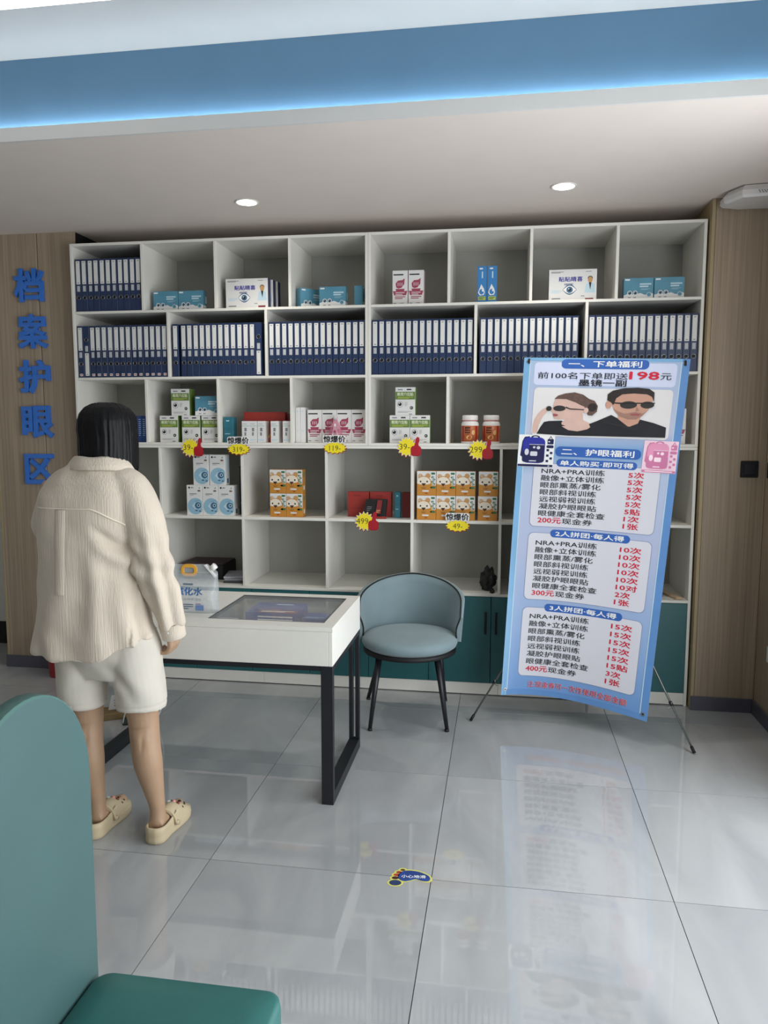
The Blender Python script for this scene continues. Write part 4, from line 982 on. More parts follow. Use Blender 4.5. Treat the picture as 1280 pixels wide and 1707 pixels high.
# water pouch on the desk
t = thing('water_pouch', 'clear spouted water pouch with orange handle on the desk', 'pouch', (-1.318, 3.10, DZ + .0008))
pw, phh, pd = .105, .205, .045
M_POUCH = clear('pouch film', (222, 230, 234), .34, .12)
g = G(); rings = []
for k in range(13):
    v = k / 12; z = v * (phh - .03); e = 1 - v
    w_ = pw * (1.0 - .02 * math.sin(v * PI)); d_ = pd * (.9 if v < .55 else .9 * max(.06, 1 - ((v - .55) / .45) ** 1.2))
    cut = 0
    rings.append([((abs(math.cos(a)) ** .45 * (1 if math.cos(a) > 0 else -1)) * w_ + .002 * math.sin(9 * a + 7 * v), (abs(math.sin(a)) ** .7 * (1 if math.sin(a) > 0 else -1)) * d_ + .0015 * math.sin(5 * a + 11 * v), z) for a in [2 * PI * i / 40 for i in range(40)]])
g.loft(rings, M_POUCH)
obj('film_body', g, t)
g = G(); g.extrude([(-pw * .98, phh - .034), (pw * .98, phh - .034), (pw * .98, phh - .045), (pw * 1.0, phh - .028), (.062, phh + .004), (-pw * .96, phh)], lambda u, v, d: (u, d, v), -.0012, .0012, M_POUCH); obj('top_seal', g, t)
g = G(); oo = rrect(-.060, phh - .052, .012, phh + .002, .024, 6); ii = rrect(-.048, phh - .038, .000, phh - .012, .010, 6)
for y_ in (-.006, .006): g.loft([[(a, y_, b) for a, b in oo], [(a, y_ * 1.0, b) for a, b in ii]], mat('orange handle plastic', (240, 178, 62), .35), cap=False, smooth=False)
g.loft([[(a, -.006, b) for a, b in oo], [(a, .006, b) for a, b in oo]], MATS['orange handle plastic'], cap=False); g.loft([[(a, -.006, b) for a, b in ii], [(a, .006, b) for a, b in ii]], MATS['orange handle plastic'], cap=False)
g.ppoly(ii, M_DBLACK, lambda u, v, l: (u, .002, v), 0)
obj('handle', g, t)
g = G(); a_, b_ = V(.072, 0, phh - .022), V(.110, 0, phh + .012); d_ = (b_ - a_).normalized(); px_ = V(d_.z, 0, -d_.x)
g.extrude([(-.034, -.004), (.038, -.004), (.034, .004), (-.030, .004)], lambda u, v, dd: tuple(a_ + px_ * u + d_ * v + V(0, dd, 0)), -.010, .010, M_PWHITE); obj('spout_base', g, t)
g = G(); g.tube([tuple(a_ + d_ * .004), tuple(a_ + d_ * .010), tuple(a_ + d_ * .011), tuple(a_ + d_ * .032)], [.009, .009, .0135, .0135], M_PWHITE, 18); obj('cap', g, t)
g = G(); pfn = lambda u, v, l: (u, -pd * .93 - .0006 * l + (.0 if v < .095 else ((v - .095) / .07) ** 1.3 * .034), v)
M_LET = mat('pouch blue print', (46, 108, 176), .45, var=.25, nscale=20); M_LET2 = mat('pouch slate print', (104, 124, 140), .5)
g.prr(-.088, .012, .072, .138, .008, clear('pouch frosted label', (226, 234, 240), .42), pfn, .5) if False else None
g.ptext('磁化水', -.075, .078, .050, .112, M_LET, pfn, 2, bold=.03); g.ptext('磁性小分子活水', -.070, .054, .046, .066, M_LET2, pfn, 2, bold=.0); bars(g, -.04, .02, .128, 1, M_LET2, pfn, h=.007)
bars(g, -.078, .008, .040, 3, M_LET2, pfn, h=.005, gap=.009); g.prect(.018, .012, .055, .036, mat('pouch pale blue print', (112, 140, 190), .5), pfn, 2); bars(g, .02, .05, .043, 1, mat('pouch mauve print', (150, 130, 170), .5), pfn, h=.005)
obj('printing', g, t)
# things under the desk
t = thing('charger_box', 'open cardboard charger box with papers on the floor under the desk', 'box', (-2.03, 3.70, 0), .5)
g = G(); g.cbox(-.09, -.06, .0, .09, .06, .035, mat('brown cardboard', (126, 104, 70), .7), c=.002); obj('carton_body', g, t)
g = G(); g.extrude([(-.05, .035), (.07, .03), (.085, .11), (-.03, .13)], lambda u, v, d: (u, d + (v - .03) * -.5 + .01, v), 0, .004, M_CARTON); bars(g, -.02, .05, .10, 3, M_PGREY, lambda u, v, l: (u, .009 + (v - .03) * -.5 - .0003 * l, v), h=.006, gap=.018); obj('flap', g, t)
g = G(); g.cbox(.02, -.16, .0, .17, -.07, .012, mat('dark green folder', (28, 48, 46), .5), c=.002); obj('folder', g, t)
g = G(); pts = [V(-1.93, 3.56, .02), V(-1.90, 3.55, .09), V(-1.86, 3.57, .05), V(-1.80, 3.62, .012), V(-1.76, 3.62, .05), V(-1.73, 3.60, .15), V(-1.74, 3.55, .40)]
sm = []
for i in range(len(pts) - 1):
    p0, p1, p2, p3 = pts[max(0, i - 1)], pts[i], pts[i + 1], pts[min(len(pts) - 1, i + 2)]
    for k in range(8):
        u = k / 8; sm.append(.5 * ((2 * p1) + (p2 - p0) * u + (2 * p0 - 5 * p1 + 4 * p2 - p3) * u * u + (3 * p1 - p0 - 3 * p2 + p3) * u ** 3))
g.tube([tuple(p) for p in sm], .0035, M_PWHITE, 8); tag(obj('power_cable', g), 'thin white cable hanging to the floor behind the desk leg', 'cable')

# ================================================================== SHELL CHAIR
CX, CY = -.468, 3.925
ch = thing('shell_chair', 'grey-blue upholstered shell chair with black piping and tapered black legs', 'chair', (CX, CY, 0), .05)
M_VELV = mat('dusty blue velvet', (120, 140, 146), .7, var=.08, nscale=5, sheen=.25, bump=.05, bscale=400)
RX, RY = .255, .245
def ell(r, th, z, ry=None): return (r * math.sin(th), (ry or r) * math.cos(th), z)
g = G(); n = 40
prof = [(.0, .400), (.90, .400), (.97, .412), (1.0, .430), (.99, .448), (.93, .462), (.75, .472), (.4, .478), (.02, .480)]
g.loft([[(RX * r * math.cos(2 * PI * k / n), -.012 + RY * r * math.sin(2 * PI * k / n), z) for k in range(n)] for r, z in prof[1:]], M_VELV); obj('seat', g, ch)
g = G(); g.lathe([(.90 * RX, .372), (.965 * RX, .378), (.965 * RX, .399), (.5 * RX, .399)], (0, -.012, 0), M_DBLACK, n, sy=RY / RX); obj('seat_base', g, ch)
TH = 1.70
def shell(th, v):
    """th 0 = centre of the back; v 0 bottom .. 1 top; returns (outer, inner, z)"""
    a = abs(th) / TH
    ztop = .735 - .115 * a ** 1.7
    if a > .9: ztop -= .06 * ((a - .9) / .1) ** 2
    zb = .385 + .05 * max(0, a - .6) / .4
    return zb + (ztop - zb) * v
g = G(); M_ = 36; outer = []; K = 9
for j in range(K + 1):
    v = j / K; fl = 1.02 + .065 * v
    outer.append([ell(RX * fl + .006 + .018 * (1 - (abs(2 * i / M_ - 1)) ** 4), -TH + 2 * TH * i / M_, shell(-TH + 2 * TH * i / M_, v), RY * fl + .006 + .018 * (1 - (abs(2 * i / M_ - 1)) ** 4)) for i in range(M_ + 1)])
inner = []
for j in range(K + 1):
    v = 1 - j / K; fl = 1.01 + .065 * v; pad = .012 * math.sin(PI * min(1, v * 1.05)) 
    inner.append([ell(RX * fl - .008 - pad, -TH + 2 * TH * i / M_, shell(-TH + 2 * TH * i / M_, v), RY * fl - .008 - pad) for i in range(M_ + 1)])
midt = [[((a[0] + b[0]) / 2, (a[1] + b[1]) / 2, a[2] + .008) for a, b in zip(outer[-1], inner[0])]]
allr = outer + midt + inner
g.loft(allr, M_VELV, closed=False, cap=False)
for i_ in (0, M_): g.face([r[i_] for r in allr], M_VELV)
g.loft([allr[-1], allr[0]], M_DBLACK, closed=False, cap=False)
obj('backrest', g, ch)
g = G(); pip = [Vector(r) + Vector((0, 0, .001)) for r in inner[0]]
pl = [Vector(rw[0]) for rw in inner[::-1]][1:-1] + pip + [Vector(rw[-1]) for rw in inner][1:-1]
g.tube([tuple(p + Vector((p.x, p.y, 0)).normalized() * .003 + V(0, 0, .003)) for p in pl], .0042, M_DBLACK, 8); obj('piping', g, ch)
for x0, y0, x1, y1 in ((-.15, -.13, -.190, -.205), (.15, -.13, .205, -.175), (-.15, .12, -.255 + .0, .25), (.15, .12, .185, .275)):
    g = G(); g.tube([(x0, y0, .375), (x1, y1, .012)], [.0175, .010], M_BLACK, 14); lg = obj('leg', g, ch)
    g = G(); g.tube([(x1 - (x1 - x0) * .02, y1 - (y1 - y0) * .02, .0125), (x1, y1, .0)], .012, M_DBLACK, 12); obj('foot_cap', g, lg)

# ================================================================== TEAL BENCH CHAIR IN FRONT
bn = thing('waiting_chair', 'teal padded waiting chair with an arched back panel', 'chair', (-.62, 1.14, 0))
M_TB = mat('teal leatherette back', (62, 93, 93), .5, var=.04, bump=.08, bscale=500); M_TS = mat('teal leatherette seat', (44, 106, 102), .45, var=.05, bump=.08, bscale=500); M_TE = mat('light teal edge', (82, 120, 114), .5)
y0_, y1_ = .945, 1.335; yc = (y0_ + y1_) / 2; R_ = (y1_ - y0_) / 2
arch = [(y0_, .30), (y0_, .86)] + [(yc - R_ * math.cos(PI * k / 24), .875 + .208 * math.sin(PI * k / 24)) for k in range(1, 24)] + [(y1_, .86), (y1_, .30)]
def arc_in(e): return [(yc + (y - yc) * (1 - e / R_), z if z < .31 else .30 + (z - .30) * (1 - e / .78)) for y, z in arch]
Xb = -.794
def ring_b(x, e): return [(x + .62, y - 1.14, z) for y, z in arc_in(e)]
g = G(); g.loft([ring_b(Xb, .006), ring_b(Xb - .004, .002)], M_TE, cap=False); g.face(ring_b(Xb, .006), M_TB); g.loft([ring_b(Xb - .004, .002), ring_b(Xb - .03, 0), ring_b(Xb - .034, .005)], M_TE, cap=False); g.face(ring_b(Xb - .034, .005), M_TB)
obj('back_panel', g, bn)
g = G()
so = rrect(-.793 + .62, y0_ + .005 - 1.14, -.402 + .62, y1_ - .002 - 1.14, .035, 8)
def sc(pts, e): 
    cx_ = sum(p[0] for p in pts) / len(pts); cy_ = sum(p[1] for p in pts) / len(pts)
    return [(cx_ + (x - cx_) * (1 - e), cy_ + (y - cy_) * (1 - e)) for x, y in pts]
g.loft([[(x, y, z) for x, y in sc(so, e)] for e, z in ((.03, .372), (0, .382), (0, .430), (.012, .443), (.05, .449), (.3, .452), (.9, .453))], M_TS); obj('seat', g, bn)
g = G(); g.cbox(-.76 + .62, y0_ + .03 - 1.14, .335, -.43 + .62, y1_ - .03 - 1.14, .371, M_BLACK, c=.003); obj('seat_frame', g, bn)
for x in (-.74, -.45):
    for y in (y0_ + .05, y1_ - .05):
        obj('leg', cb(x - .015 + .62, y - .015 - 1.14, 0, x + .015 + .62, y + .015 - 1.14, .334, M_BLACK, c=.002), bn)

# ================================================================== FLOOR STICKER, RED BIN
t = thing('floor_sticker', 'footprint-shaped slip warning sticker on the floor tiles', 'sticker', (-.283, 2.462, .0004), .10)
fl = lambda u, v, l: (u, v, .0002 + .00012 * l)
def foot_outline(e): 
    P = [(-.030, .034), (.000, .038), (.030, .030), (.056, .012), (.064, -.008), (.056, -.022), (.036, -.022), (.014, -.012), (-.004, -.020), (-.026, -.026), (-.044, -.014), (-.048, .010)]
    out = []
    n_ = len(P)
    for i in range(n_):
        p0, p1, p2, p3 = P[i - 1], P[i], P[(i + 1) % n_], P[(i + 2) % n_]
        for k in range(4):
            u = k / 4; out.append(tuple(.5 * (2 * p1[c] + (p2[c] - p0[c]) * u + (2 * p0[c] - 5 * p1[c] + 4 * p2[c] - p3[c]) * u * u + (3 * p1[c] - p0[c] - 3 * p2[c] + p3[c]) * u ** 3) for c in (0, 1)))
    cx_, cy_ = .004, .006
    return [(cx_ + (x - cx_) * (1 + e / .055), cy_ + (y - cy_) * (1 + e / .032)) for x, y in out]
M_STY = mat('sticker pale yellow', (214, 212, 110), .4)
g = G(); g.ppoly(foot_outline(.007), M_STY, fl, 0); g.ppoly(foot_outline(0), mat('sticker blue', (36, 68, 140), .35, var=.4, nscale=14), fl, 2)
toes = [(-.056, -.036, .021, .016, (36, 56, 100)), (-.057, -.008, .012, .0085, (70, 24, 32)), (-.053, .010, .0105, .008, (178, 60, 48)), (-.045, .026, .0095, .0075, (160, 50, 44)), (-.032, .041, .0085, .0065, (92, 70, 34))]
for k, (x, y, rx, ry, c_) in enumerate(toes): g.pell(x, y, rx + .007, ry + .006, M_STY, fl, .3 + .1 * k); g.pell(x, y, rx, ry, mat('toe %d' % k, c_, .4), fl, 2)
g.ptext('小心地滑', -.036, -.006, .048, .012, M_PWHITE, fl, 3, bold=.02)
obj('printed_film', g, t)
t = thing('red_bin', 'red plastic bin on the floor by the wood panel', 'bin', (-2.715, 4.30, 0))
M_BIN = mat('red bin plastic', (168, 22, 36), .4, var=.05)
g = G(); g.lathe([(.078, .0), (.086, .006), (.10, .24), (.103, .245), (.097, .245), (.083, .012), (.01, .01)], (0, 0, 0), M_BIN, 28); obj('bucket', g, t); g = G(); g.lathe([(.103, .236), (.107, .240), (.107, .250), (.102, .252), (.098, .246)], (0, 0, 0), M_BIN, 28); obj('rim', g, t)

# ================================================================== THE WOMAN
from mathutils.bvhtree import BVHTree
WO = V(-1.45, 2.60, 0)
def fused(g, name, voxel, smooth_n, m, disp=None):
    """fuse overlapping closed shapes into one continuous skin, then smooth and shape it"""
    o = bpy.data.objects.new(name, g.mesh(name)); COL.objects.link(o)
    r = o.modifiers.new('fuse', 'REMESH'); r.mode = 'VOXEL'; r.voxel_size = voxel; r.use_smooth_shade = True
    sm_ = o.modifiers.new('smooth', 'SMOOTH'); sm_.factor = .5; sm_.iterations = smooth_n
    bpy.context.view_layer.update()
    me = bpy.data.meshes.new_from_object(o.evaluated_get(bpy.context.evaluated_depsgraph_get()))
    bpy.data.objects.remove(o)
    me.name = name; me.materials.clear(); me.materials.append(m)
    if disp:
        ns = [v.normal.copy() for v in me.vertices]
        for v, n in zip(me.vertices, ns): v.co += disp(v.co, n)
    for p in me.polygons: p.use_smooth = True
    me.update()
    return me
def limb(g, pts, m=None, n=20, asp=None):
    """closed tapering tube through (x, y, z, r)"""
    P = []
    for i in range(len(pts) - 1):
        p0, p1, p2, p3 = (Vector(pts[max(0, i - 1)]), Vector(pts[i]), Vector(pts[i + 1]), Vector(pts[min(len(pts) - 1, i + 2)]))
        for k in range(5):
            u = k / 5; P.append(.5 * ((2 * p1) + (p2 - p0) * u + (2 * p0 - 5 * p1 + 4 * p2 - p3) * u * u + (3 * p1 - p0 - 3 * p2 + p3) * u ** 3))
    P.append(Vector(pts[-1]))
    g.tube([p[:3] for p in P], [p[3] for p in P], m or M_SKIN, n)
def ellipsoid(g, c, rx, ry, rz, m, n=24):
    rings = []
    for j in range(1, 16):
        a = -PI / 2 + PI * j / 16
        rings.append([(c[0] + rx * math.cos(a) * math.cos(2 * PI * k / n), c[1] + ry * math.cos(a) * math.sin(2 * PI * k / n), c[2] + rz * math.sin(a)) for k in range(n)])
    g.loft(rings, m)
def srings(tab, m, g, e=2.4, n=40, zf=None):
    rings = []
    for z, cx, cy, rx, ry in tab:
        rg = []
        for k in range(n):
            a = 2 * PI * k / n; c, s_ = math.cos(a), math.sin(a)
            x = abs(c) ** (2 / e) * (1 if c > 0 else -1); y = abs(s_) ** (2 / e) * (1 if s_ > 0 else -1)
            rg.append((cx + rx * x, cy + ry * y, z if zf is None else zf(z, x, y)))
        rings.append(rg)
    g.loft(rings, m)
M_SKIN = mat('skin', (178, 146, 118), .5, var=.05, nscale=12, sss=.08)
wom = thing('person', 'person in a cream shirt and white shorts, seen from behind at the desk', 'person', WO)
g = G()
srings([(.80, -.015, -.01, .15, .10), (.90, -.02, -.01, .145, .10), (1.03, -.035, -.01, .12, .09), (1.18, -.04, -.015, .14, .10), (1.29, -.035, -.02, .155, .095), (1.36, -.03, -.02, .13, .075), (1.40, -.025, -.015, .07, .055)], M_SKIN, g, 2.2)
limb(g, [(-.025, -.015, 1.36, .056), (-.012, .01, 1.42, .050), (0, .035, 1.50, .052)])
ellipsoid(g, (0, .045, 1.548), .076, .094, .084, M_SKIN); ellipsoid(g, (0, .072, 1.495), .058, .066, .066, M_SKIN)      # skull, jaw
limb(g, [(0, .132, 1.555, .008), (0, .146, 1.525, .012), (0, .138, 1.515, .012)], n=10)                                   # nose
ellipsoid(g, (0, .132, 1.478), .022, .010, .009, M_SKIN, 12)                                                             # lips
for sx in (-1, 1):
    ellipsoid(g, (sx * .078, .04, 1.53), .008, .018, .030, M_SKIN, 12); ellipsoid(g, (sx * .030, .128, 1.556), .014, .008, .008, M_SKIN, 12)
HIPS = ((-.098, -.112), (.078, .0))
limb(g, [(-.095, -.015, .84, .088), (-.104, -.012, .66, .076), (-.102, -.004, .52, .064), (-.098, -.004, .44, .056), (-.092, -.018, .36, .0535), (-.083, -.026, .29, .052), (-.072, -.022, .19, .0385), (-.064, -.02, .115, .0295), (-.06, -.026, .06, .031), (-.06, -.03, .045, .028)])
limb(g, [(.070, -.015, .84, .088), (.098, -.012, .66, .076), (.120, -.004, .52, .064), (.128, -.004, .44, .057), (.140, -.018, .36, .0545), (.152, -.026, .29, .053), (.168, -.022, .19, .039), (.180, -.02, .115, .0295), (.184, -.026, .06, .031), (.184, -.03, .045, .028)])
for ax in (-.06, .184): limb(g, [(ax, -.05, .052, .030), (ax, .02, .056, .034), (ax + .004, .09, .048, .034), (ax + .006, .15, .042, .024)], n=14)
limb(g, [(.125, -.02, 1.335, .052), (.165, -.02, 1.22, .044), (.195, -.02, 1.07, .036), (.222, .0, .93, .033), (.243, .02, .80, .024), (.246, .026, .775, .022)])
limb(g, [(-.175, -.02, 1.335, .052), (-.212, .0, 1.25, .044), (-.235, .02, 1.17, .036), (-.20, .12, 1.165, .032), (-.15, .22, 1.17, .024), (-.14, .24, 1.172, .022)])
def hand(g, wrist, down, fwd, side_):
    """palm, four curled fingers and a thumb; down = along the hand, fwd = towards the palm side, side_ = towards the thumb"""
    w, d, f, s_ = Vector(wrist), Vector(down), Vector(fwd), Vector(side_)
    for k in range(4):
        o_ = s_ * (.027 - .018 * k)
        limb(g, [tuple(w + o_ * .5) + (.013,), tuple(w + d * .045 + o_) + (.0125,), tuple(w + d * .082 + o_ * 1.05 + f * .004) + (.011,)], n=10)
        L_ = (.040, .045, .042, .033)[k]; b_ = w + d * .080 + o_ * 1.08 + f * .004
        limb(g, [tuple(b_) + (.0092,), tuple(b_ + d * L_ * .62 + f * L_ * .45) + (.0088,), tuple(b_ + d * L_ * .72 + f * L_ * 1.15) + (.0082,), tuple(b_ + d * L_ * .35 + f * L_ * 1.55) + (.0072,)], n=10)
    tb = w + d * .026 + s_ * .022 + f * .006
    limb(g, [tuple(tb) + (.0115,), tuple(tb + d * .026 + s_ * .017 + f * .012) + (.0105,), tuple(tb + d * .050 + s_ * .020 + f * .024) + (.0092,), tuple(tb + d * .064 + s_ * .012 + f * .034) + (.008,)], n=10)
hand(g, (.243, .021, .818), (.05, .06, -.99), (-.98, .1, -.05), (.05, .99, .06))
hand(g, (-.14, .24, 1.172), (.42, .9, .06), (.1, -.1, .99), (-.9, .42, .1))
def body_d(p, n):
    f = 0
    if p.y < .0 and p.z < .6:
        for cx_ in (-.098, .128):
            if abs(p.x - cx_) < .05:
                w_ = max(0, 1 - (abs(p.x - cx_) / .045) ** 2)
                f -= .0045 * w_ * math.exp(-((p.z - .432 - .1 * (p.x - cx_)) / .007) ** 2)
                f += .004 * w_ * math.exp(-((p.z - .40) / .02) ** 2)
                f -= .004 * math.exp(-((abs(p.x - cx_) - .022) / .008) ** 2) * math.exp(-((p.z - .385) / .03) ** 2)
    return n * f
obj('body', fused(g, 'body', .0048, 4, M_SKIN, body_d), wom)
for sx in (-1, 1):
    g = G(); ellipsoid(g, (sx * .030, .1345, 1.556), .011, .006, .0055, M_PWHITE, 12); e_ = obj('eye', g, wom)
    g = G(); ellipsoid(g, (sx * .030, .1395, 1.556), .005, .002, .005, M_PBLACK, 12); obj('iris', g, e_)
g = G(); ellipsoid(g, (0, .1385, 1.478), .020, .006, .007, mat('lips', (170, 96, 92), .45), 14); obj('mouth', g, wom)

# shorts
M_SHORT = mat('white cotton shorts', (212, 206, 194), .8, var=.03, nscale=10, bump=.12, bscale=500)
g = G()
srings([(.62, -.003, -.006, .125, .085), (.70, -.006, -.006, .17, .112), (.78, -.010, -.008, .172, .118), (.88, -.014, -.008, .152, .108)], M_SHORT, g, 2.5)
limb(g, [(-.098, -.006, .80, .100), (-.110, -.006, .70, .102), (-.114, -.006, .60, .096), (-.114, -.006, .512, .094), (-.114, -.006, .508, .093)], M_SHORT, 28)
limb(g, [(.074, -.006, .80, .100), (.100, -.006, .70, .102), (.116, -.006, .60, .096), (.122, -.006, .520, .092), (.122, -.006, .516, .091)], M_SHORT, 28)
def short_fold(p, n):
    f = .0035 * math.sin(38 * p.x + 22 * p.z + 3 * noise.noise(p * 7)) * max(0, 1 - abs(p.z - .62) / .14)
    f += .007 * noise.noise(Vector((p.x * 9, p.y * 9, p.z * 12))) + .004 * math.sin(60 * (p.z + .8 * p.x)) * max(0, 1 - abs(p.x - .07) / .07) * max(0, 1 - abs(p.z - .60) / .09)
    if .520 < p.z < .528: f -= .0025
    return n * f
sh_ = obj('shorts', fused(g, 'shorts', .0055, 5, M_SHORT, short_fold), wom)

# shirt
M_SHIRT = mat('cream gauze cotton', (216, 203, 186), .85, var=.035, nscale=7, bump=.55, bscale=60, bstretch=(3.2, 3.2, .10), sheen=.15)
g = G()
def hemz(z, x, y):
    if z > .80: return z
    e = (.80 - z) / .10
    lift = .085 * max(0, min(1, (x - .1) / .9)) ** 1.5 + .012 * max(0, -x) + .014 * (y > 0)
    return z + lift * e
SH = [(.700, -.050, -.012, .228, .132), (.704, -.050, -.012, .236, .139), (.78, -.050, -.013, .224, .136), (.90, -.052, -.014, .204, .130), (1.02, -.056, -.015, .188, .126), (1.12, -.057, -.016, .185, .124), (1.22, -.050, -.018, .192, .123), (1.30, -.040, -.020, .190, .116), (1.355, -.034, -.018, .165, .098), (1.395, -.026, -.010, .118, .082), (1.425, -.018, .0, .085, .068)]
srings(SH, M_SHIRT, g, 2.5, 56, hemz)
limb(g, [(.04, -.018, 1.355, .058), (.110, -.02, 1.325, .072), (.156, -.022, 1.24, .076), (.186, -.022, 1.10, .072), (.210, -.014, .98, .067), (.230, .004, .88, .058), (.242, .018, .815, .047)], M_SHIRT, 24)
limb(g, [(-.09, -.018, 1.355, .058), (-.150, -.02, 1.325, .066), (-.192, -.006, 1.255, .070), (-.234, .024, 1.175, .064), (-.200, .12, 1.165, .058), (-.158, .205, 1.170, .048)], M_SHIRT, 24)
def shirt_fold(p, n):
    back = max(0, min(1, (.02 - p.y) / .1))
    t_ = max(0, min(1, (1.22 - p.z) / .45))
    f = .0075 * math.sin(46 * p.x + 5 * noise.noise(Vector((p.x * 4, 0, p.z * 3)))) * t_ * (1 if p.x < .13 else .3)      # vertical falls of cloth
    f += .012 * noise.noise(Vector((p.x * 10, p.y * 8, p.z * 3.2))) * t_ * min(1, max(.15, (p.z - .72) / .12))
    f += .006 * noise.noise(Vector((p.x * 12 + p.z * 6, p.y * 9, p.z * 9)))
    if p.x > .14 and p.z < 1.2: f += .0085 * math.sin(52 * (p.x * 1.6 + p.y) + 18 * p.z) * max(0, min(1, (1.22 - p.z) / .2)) + .007 * math.sin(70 * (p.z + .5 * p.x)) * max(0, 1 - abs(p.z - 1.05) / .14)   # sleeve creases
    wx = max(0, min(1, (p.x - .0) / .07)) * max(0, min(1, (.18 - p.x) / .03)); wx = wx * wx * (3 - 2 * wx)
    f += wx * back * (-.014 * math.exp(-((p.z - (1.205 - p.x * .75)) / .022) ** 2) + .010 * math.exp(-((p.z - (1.150 - p.x * .75)) / .026) ** 2) - .008 * math.exp(-((p.z - (1.07 - p.x * .3)) / .03) ** 2))   # drag lines to the armhole
    f += .007 * back * math.exp(-((p.z - 1.385) / .02) ** 2) * noise.noise(p * 15)
    return n * f
shirt_me = fused(g, 'shirt', .0055, 12, M_SHIRT, shirt_fold)
shirt = obj('shirt', shirt_me, wom)
bvh = BVHTree.FromPolygons([v.co.copy() for v in shirt_me.vertices], [tuple(p.vertices) for p in shirt_me.polygons])
def on_back(x, z, off=.002):
    h = bvh.ray_cast(V(x, -1, z), V(0, 1, 0))
    return (x, (h[0].y if h[0] else 0) - off, z)
M_SEAM = mat('shirt seam', (236, 226, 208), .85, var=.03)
g = G(); g.tube([on_back(-.205 + .33 * k / 40, 1.262 - .0 * k + (-.06 * max(0, (k - 27) / 13) ** 1.3), .0012) for k in range(41)], .0030, M_SEAM, 6); obj('yoke_seam', g, shirt)
g = G(); rows = []
for j in range(30):
    z = 1.258 - j * .0105; rows.append([on_back(x - j * .0004, z, .0015 + (.0032 if 0 < i < 3 else 0)) for i, x in enumerate((-.112, -.106, -.078, -.072))])
g.loft(rows, M_SHIRT, closed=False, cap=False, smooth=True); obj('box_pleat', g, shirt)
def on_front(x, z, off=.002):
    h = bvh.ray_cast(V(x, 1, z), V(0, -1, 0))
    return (x, (h[0].y if h[0] else 0) + off, z)
g = G(); g.loft([[on_front(-.036 + dx - .0004 * j, 1.345 - j * .0155, .001 + .003 * (abs(dx) < .012)) for dx in (-.016, -.011, .011, .016)] for j in range(40)], M_SHIRT, closed=False, cap=False); pk_ = obj('placket', g, shirt)
for j in range(6):
    g = G(); ellipsoid(g, on_front(-.037 - .003 * j, 1.32 - j * .10, .005), .006, .0022, .006, M_PAPER, 10); obj('button', g, pk_)
# collar standing round the neck and folding over
g = G(); n = 44; cr_ = []
for (rx, ry, dz) in ((.082, .066, -.020), (.088, .072, .012), (.094, .078, .020), (.101, .085, .014), (.116, .098, -.008), (.128, .108, -.026), (.124, .105, -.028), (.098, .082, -.004)):
    rg = []
    for k in range(n):
        a = 2 * PI * k / n; fr_ = max(0, math.sin(a))
        rg.append((-.010 + rx * math.cos(a) * (1 - .1 * fr_), .004 + ry * math.sin(a), 1.425 + dz - .055 * fr_ ** 1.5 + .004 * noise.noise(Vector((math.cos(a) * 2, math.sin(a) * 2, dz * 30)))))
    cr_.append(rg)
g.loft(cr_, M_SHIRT, cap=False); obj('collar', g, shirt)
for c0, c1, r0, r1 in (((.240, .016, .825), (.247, .026, .768), .0475, .0445), ((-.166, .188, 1.169), (-.146, .232, 1.171), .048, .044)):
    c0, c1 = V(*c0), V(*c1); g = G()
    ax_ = (c1 - c0)
    g.tube([tuple(c0), tuple(c0 + ax_ * .02), tuple(c1 - ax_ * .04), tuple(c1), tuple(c1 - ax_ * .02), tuple(c0 + ax_ * .3)], [r0 * .93, r0, r1, r1 * .96, r1 * .88, r1 * .86], M_SHIRT, 28, cap=False)
    cf = obj('cuff', g, shirt)
    g = G(); d_ = ax_.normalized(); bp_ = c0 + ax_ * .5 + V(0, -r0 * .97, 0) ; ellipsoid(g, tuple(bp_), .0055, .002, .0055, M_PAPER, 10); obj('button', g, cf)

# hair: a dark bob
M_HAIR = mat('dark hair', (9, 9, 12), .5, var=.3, nscale=50, stretch=(1, 1, .06), bump=.5, bscale=160, bstretch=(1, 1, .03), spec=.25)
g = G()
hc = (.002, .042)
dome = [(1.505, .098, .108), (1.54, .103, .114), (1.575, .100, .112), (1.600, .092, .102), (1.622, .075, .085), (1.635, .052, .058), (1.6405, .025, .028)]
srings([(z, hc[0], hc[1] - .002, rx, ry) for z, rx, ry in dome], M_HAIR, g, 2.2, 40, lambda z, x, y: max(z, 1.588) if y > .35 else z)
crs = []
for z, r in ((1.406, .096), (1.418, .102), (1.45, .1045), (1.49, .105), (1.53, .104), (1.56, .096)):
    oa = [PI * 1.5 + (-2.0 + 4.0 * k / 30) for k in range(31)]
    rg = [(hc[0] + r * math.cos(a) * (1.03 if z < 1.44 and math.cos(a) > 0 else 1), hc[1] + r * 1.07 * math.sin(a), z - (.016 if math.cos(a) > .75 and z < 1.42 else 0)) for a in oa] + [(hc[0] + (r - .036) * math.cos(a), hc[1] + (r - .03) * math.sin(a), z) for a in oa[::-1]]
    crs.append(rg)
g.loft(crs, M_HAIR)
def hair_d(p, n):
    a = math.atan2(p.y - hc[1], p.x - hc[0])
    f = .0035 * noise.noise(Vector((math.cos(a) * 14, math.sin(a) * 14, p.z * 2.5))) + (.0006) * math.sin(a * 46 + 4 * noise.noise(Vector((a * 2, p.z * 9, 0))))
    d = n * f
    if p.z < 1.425: d.z += .012 * noise.noise(Vector((p.x * 60, p.y * 60, 1)))
    return d
obj('hair', fused(g, 'hair', .0042, 3, M_HAIR, hair_d), wom)

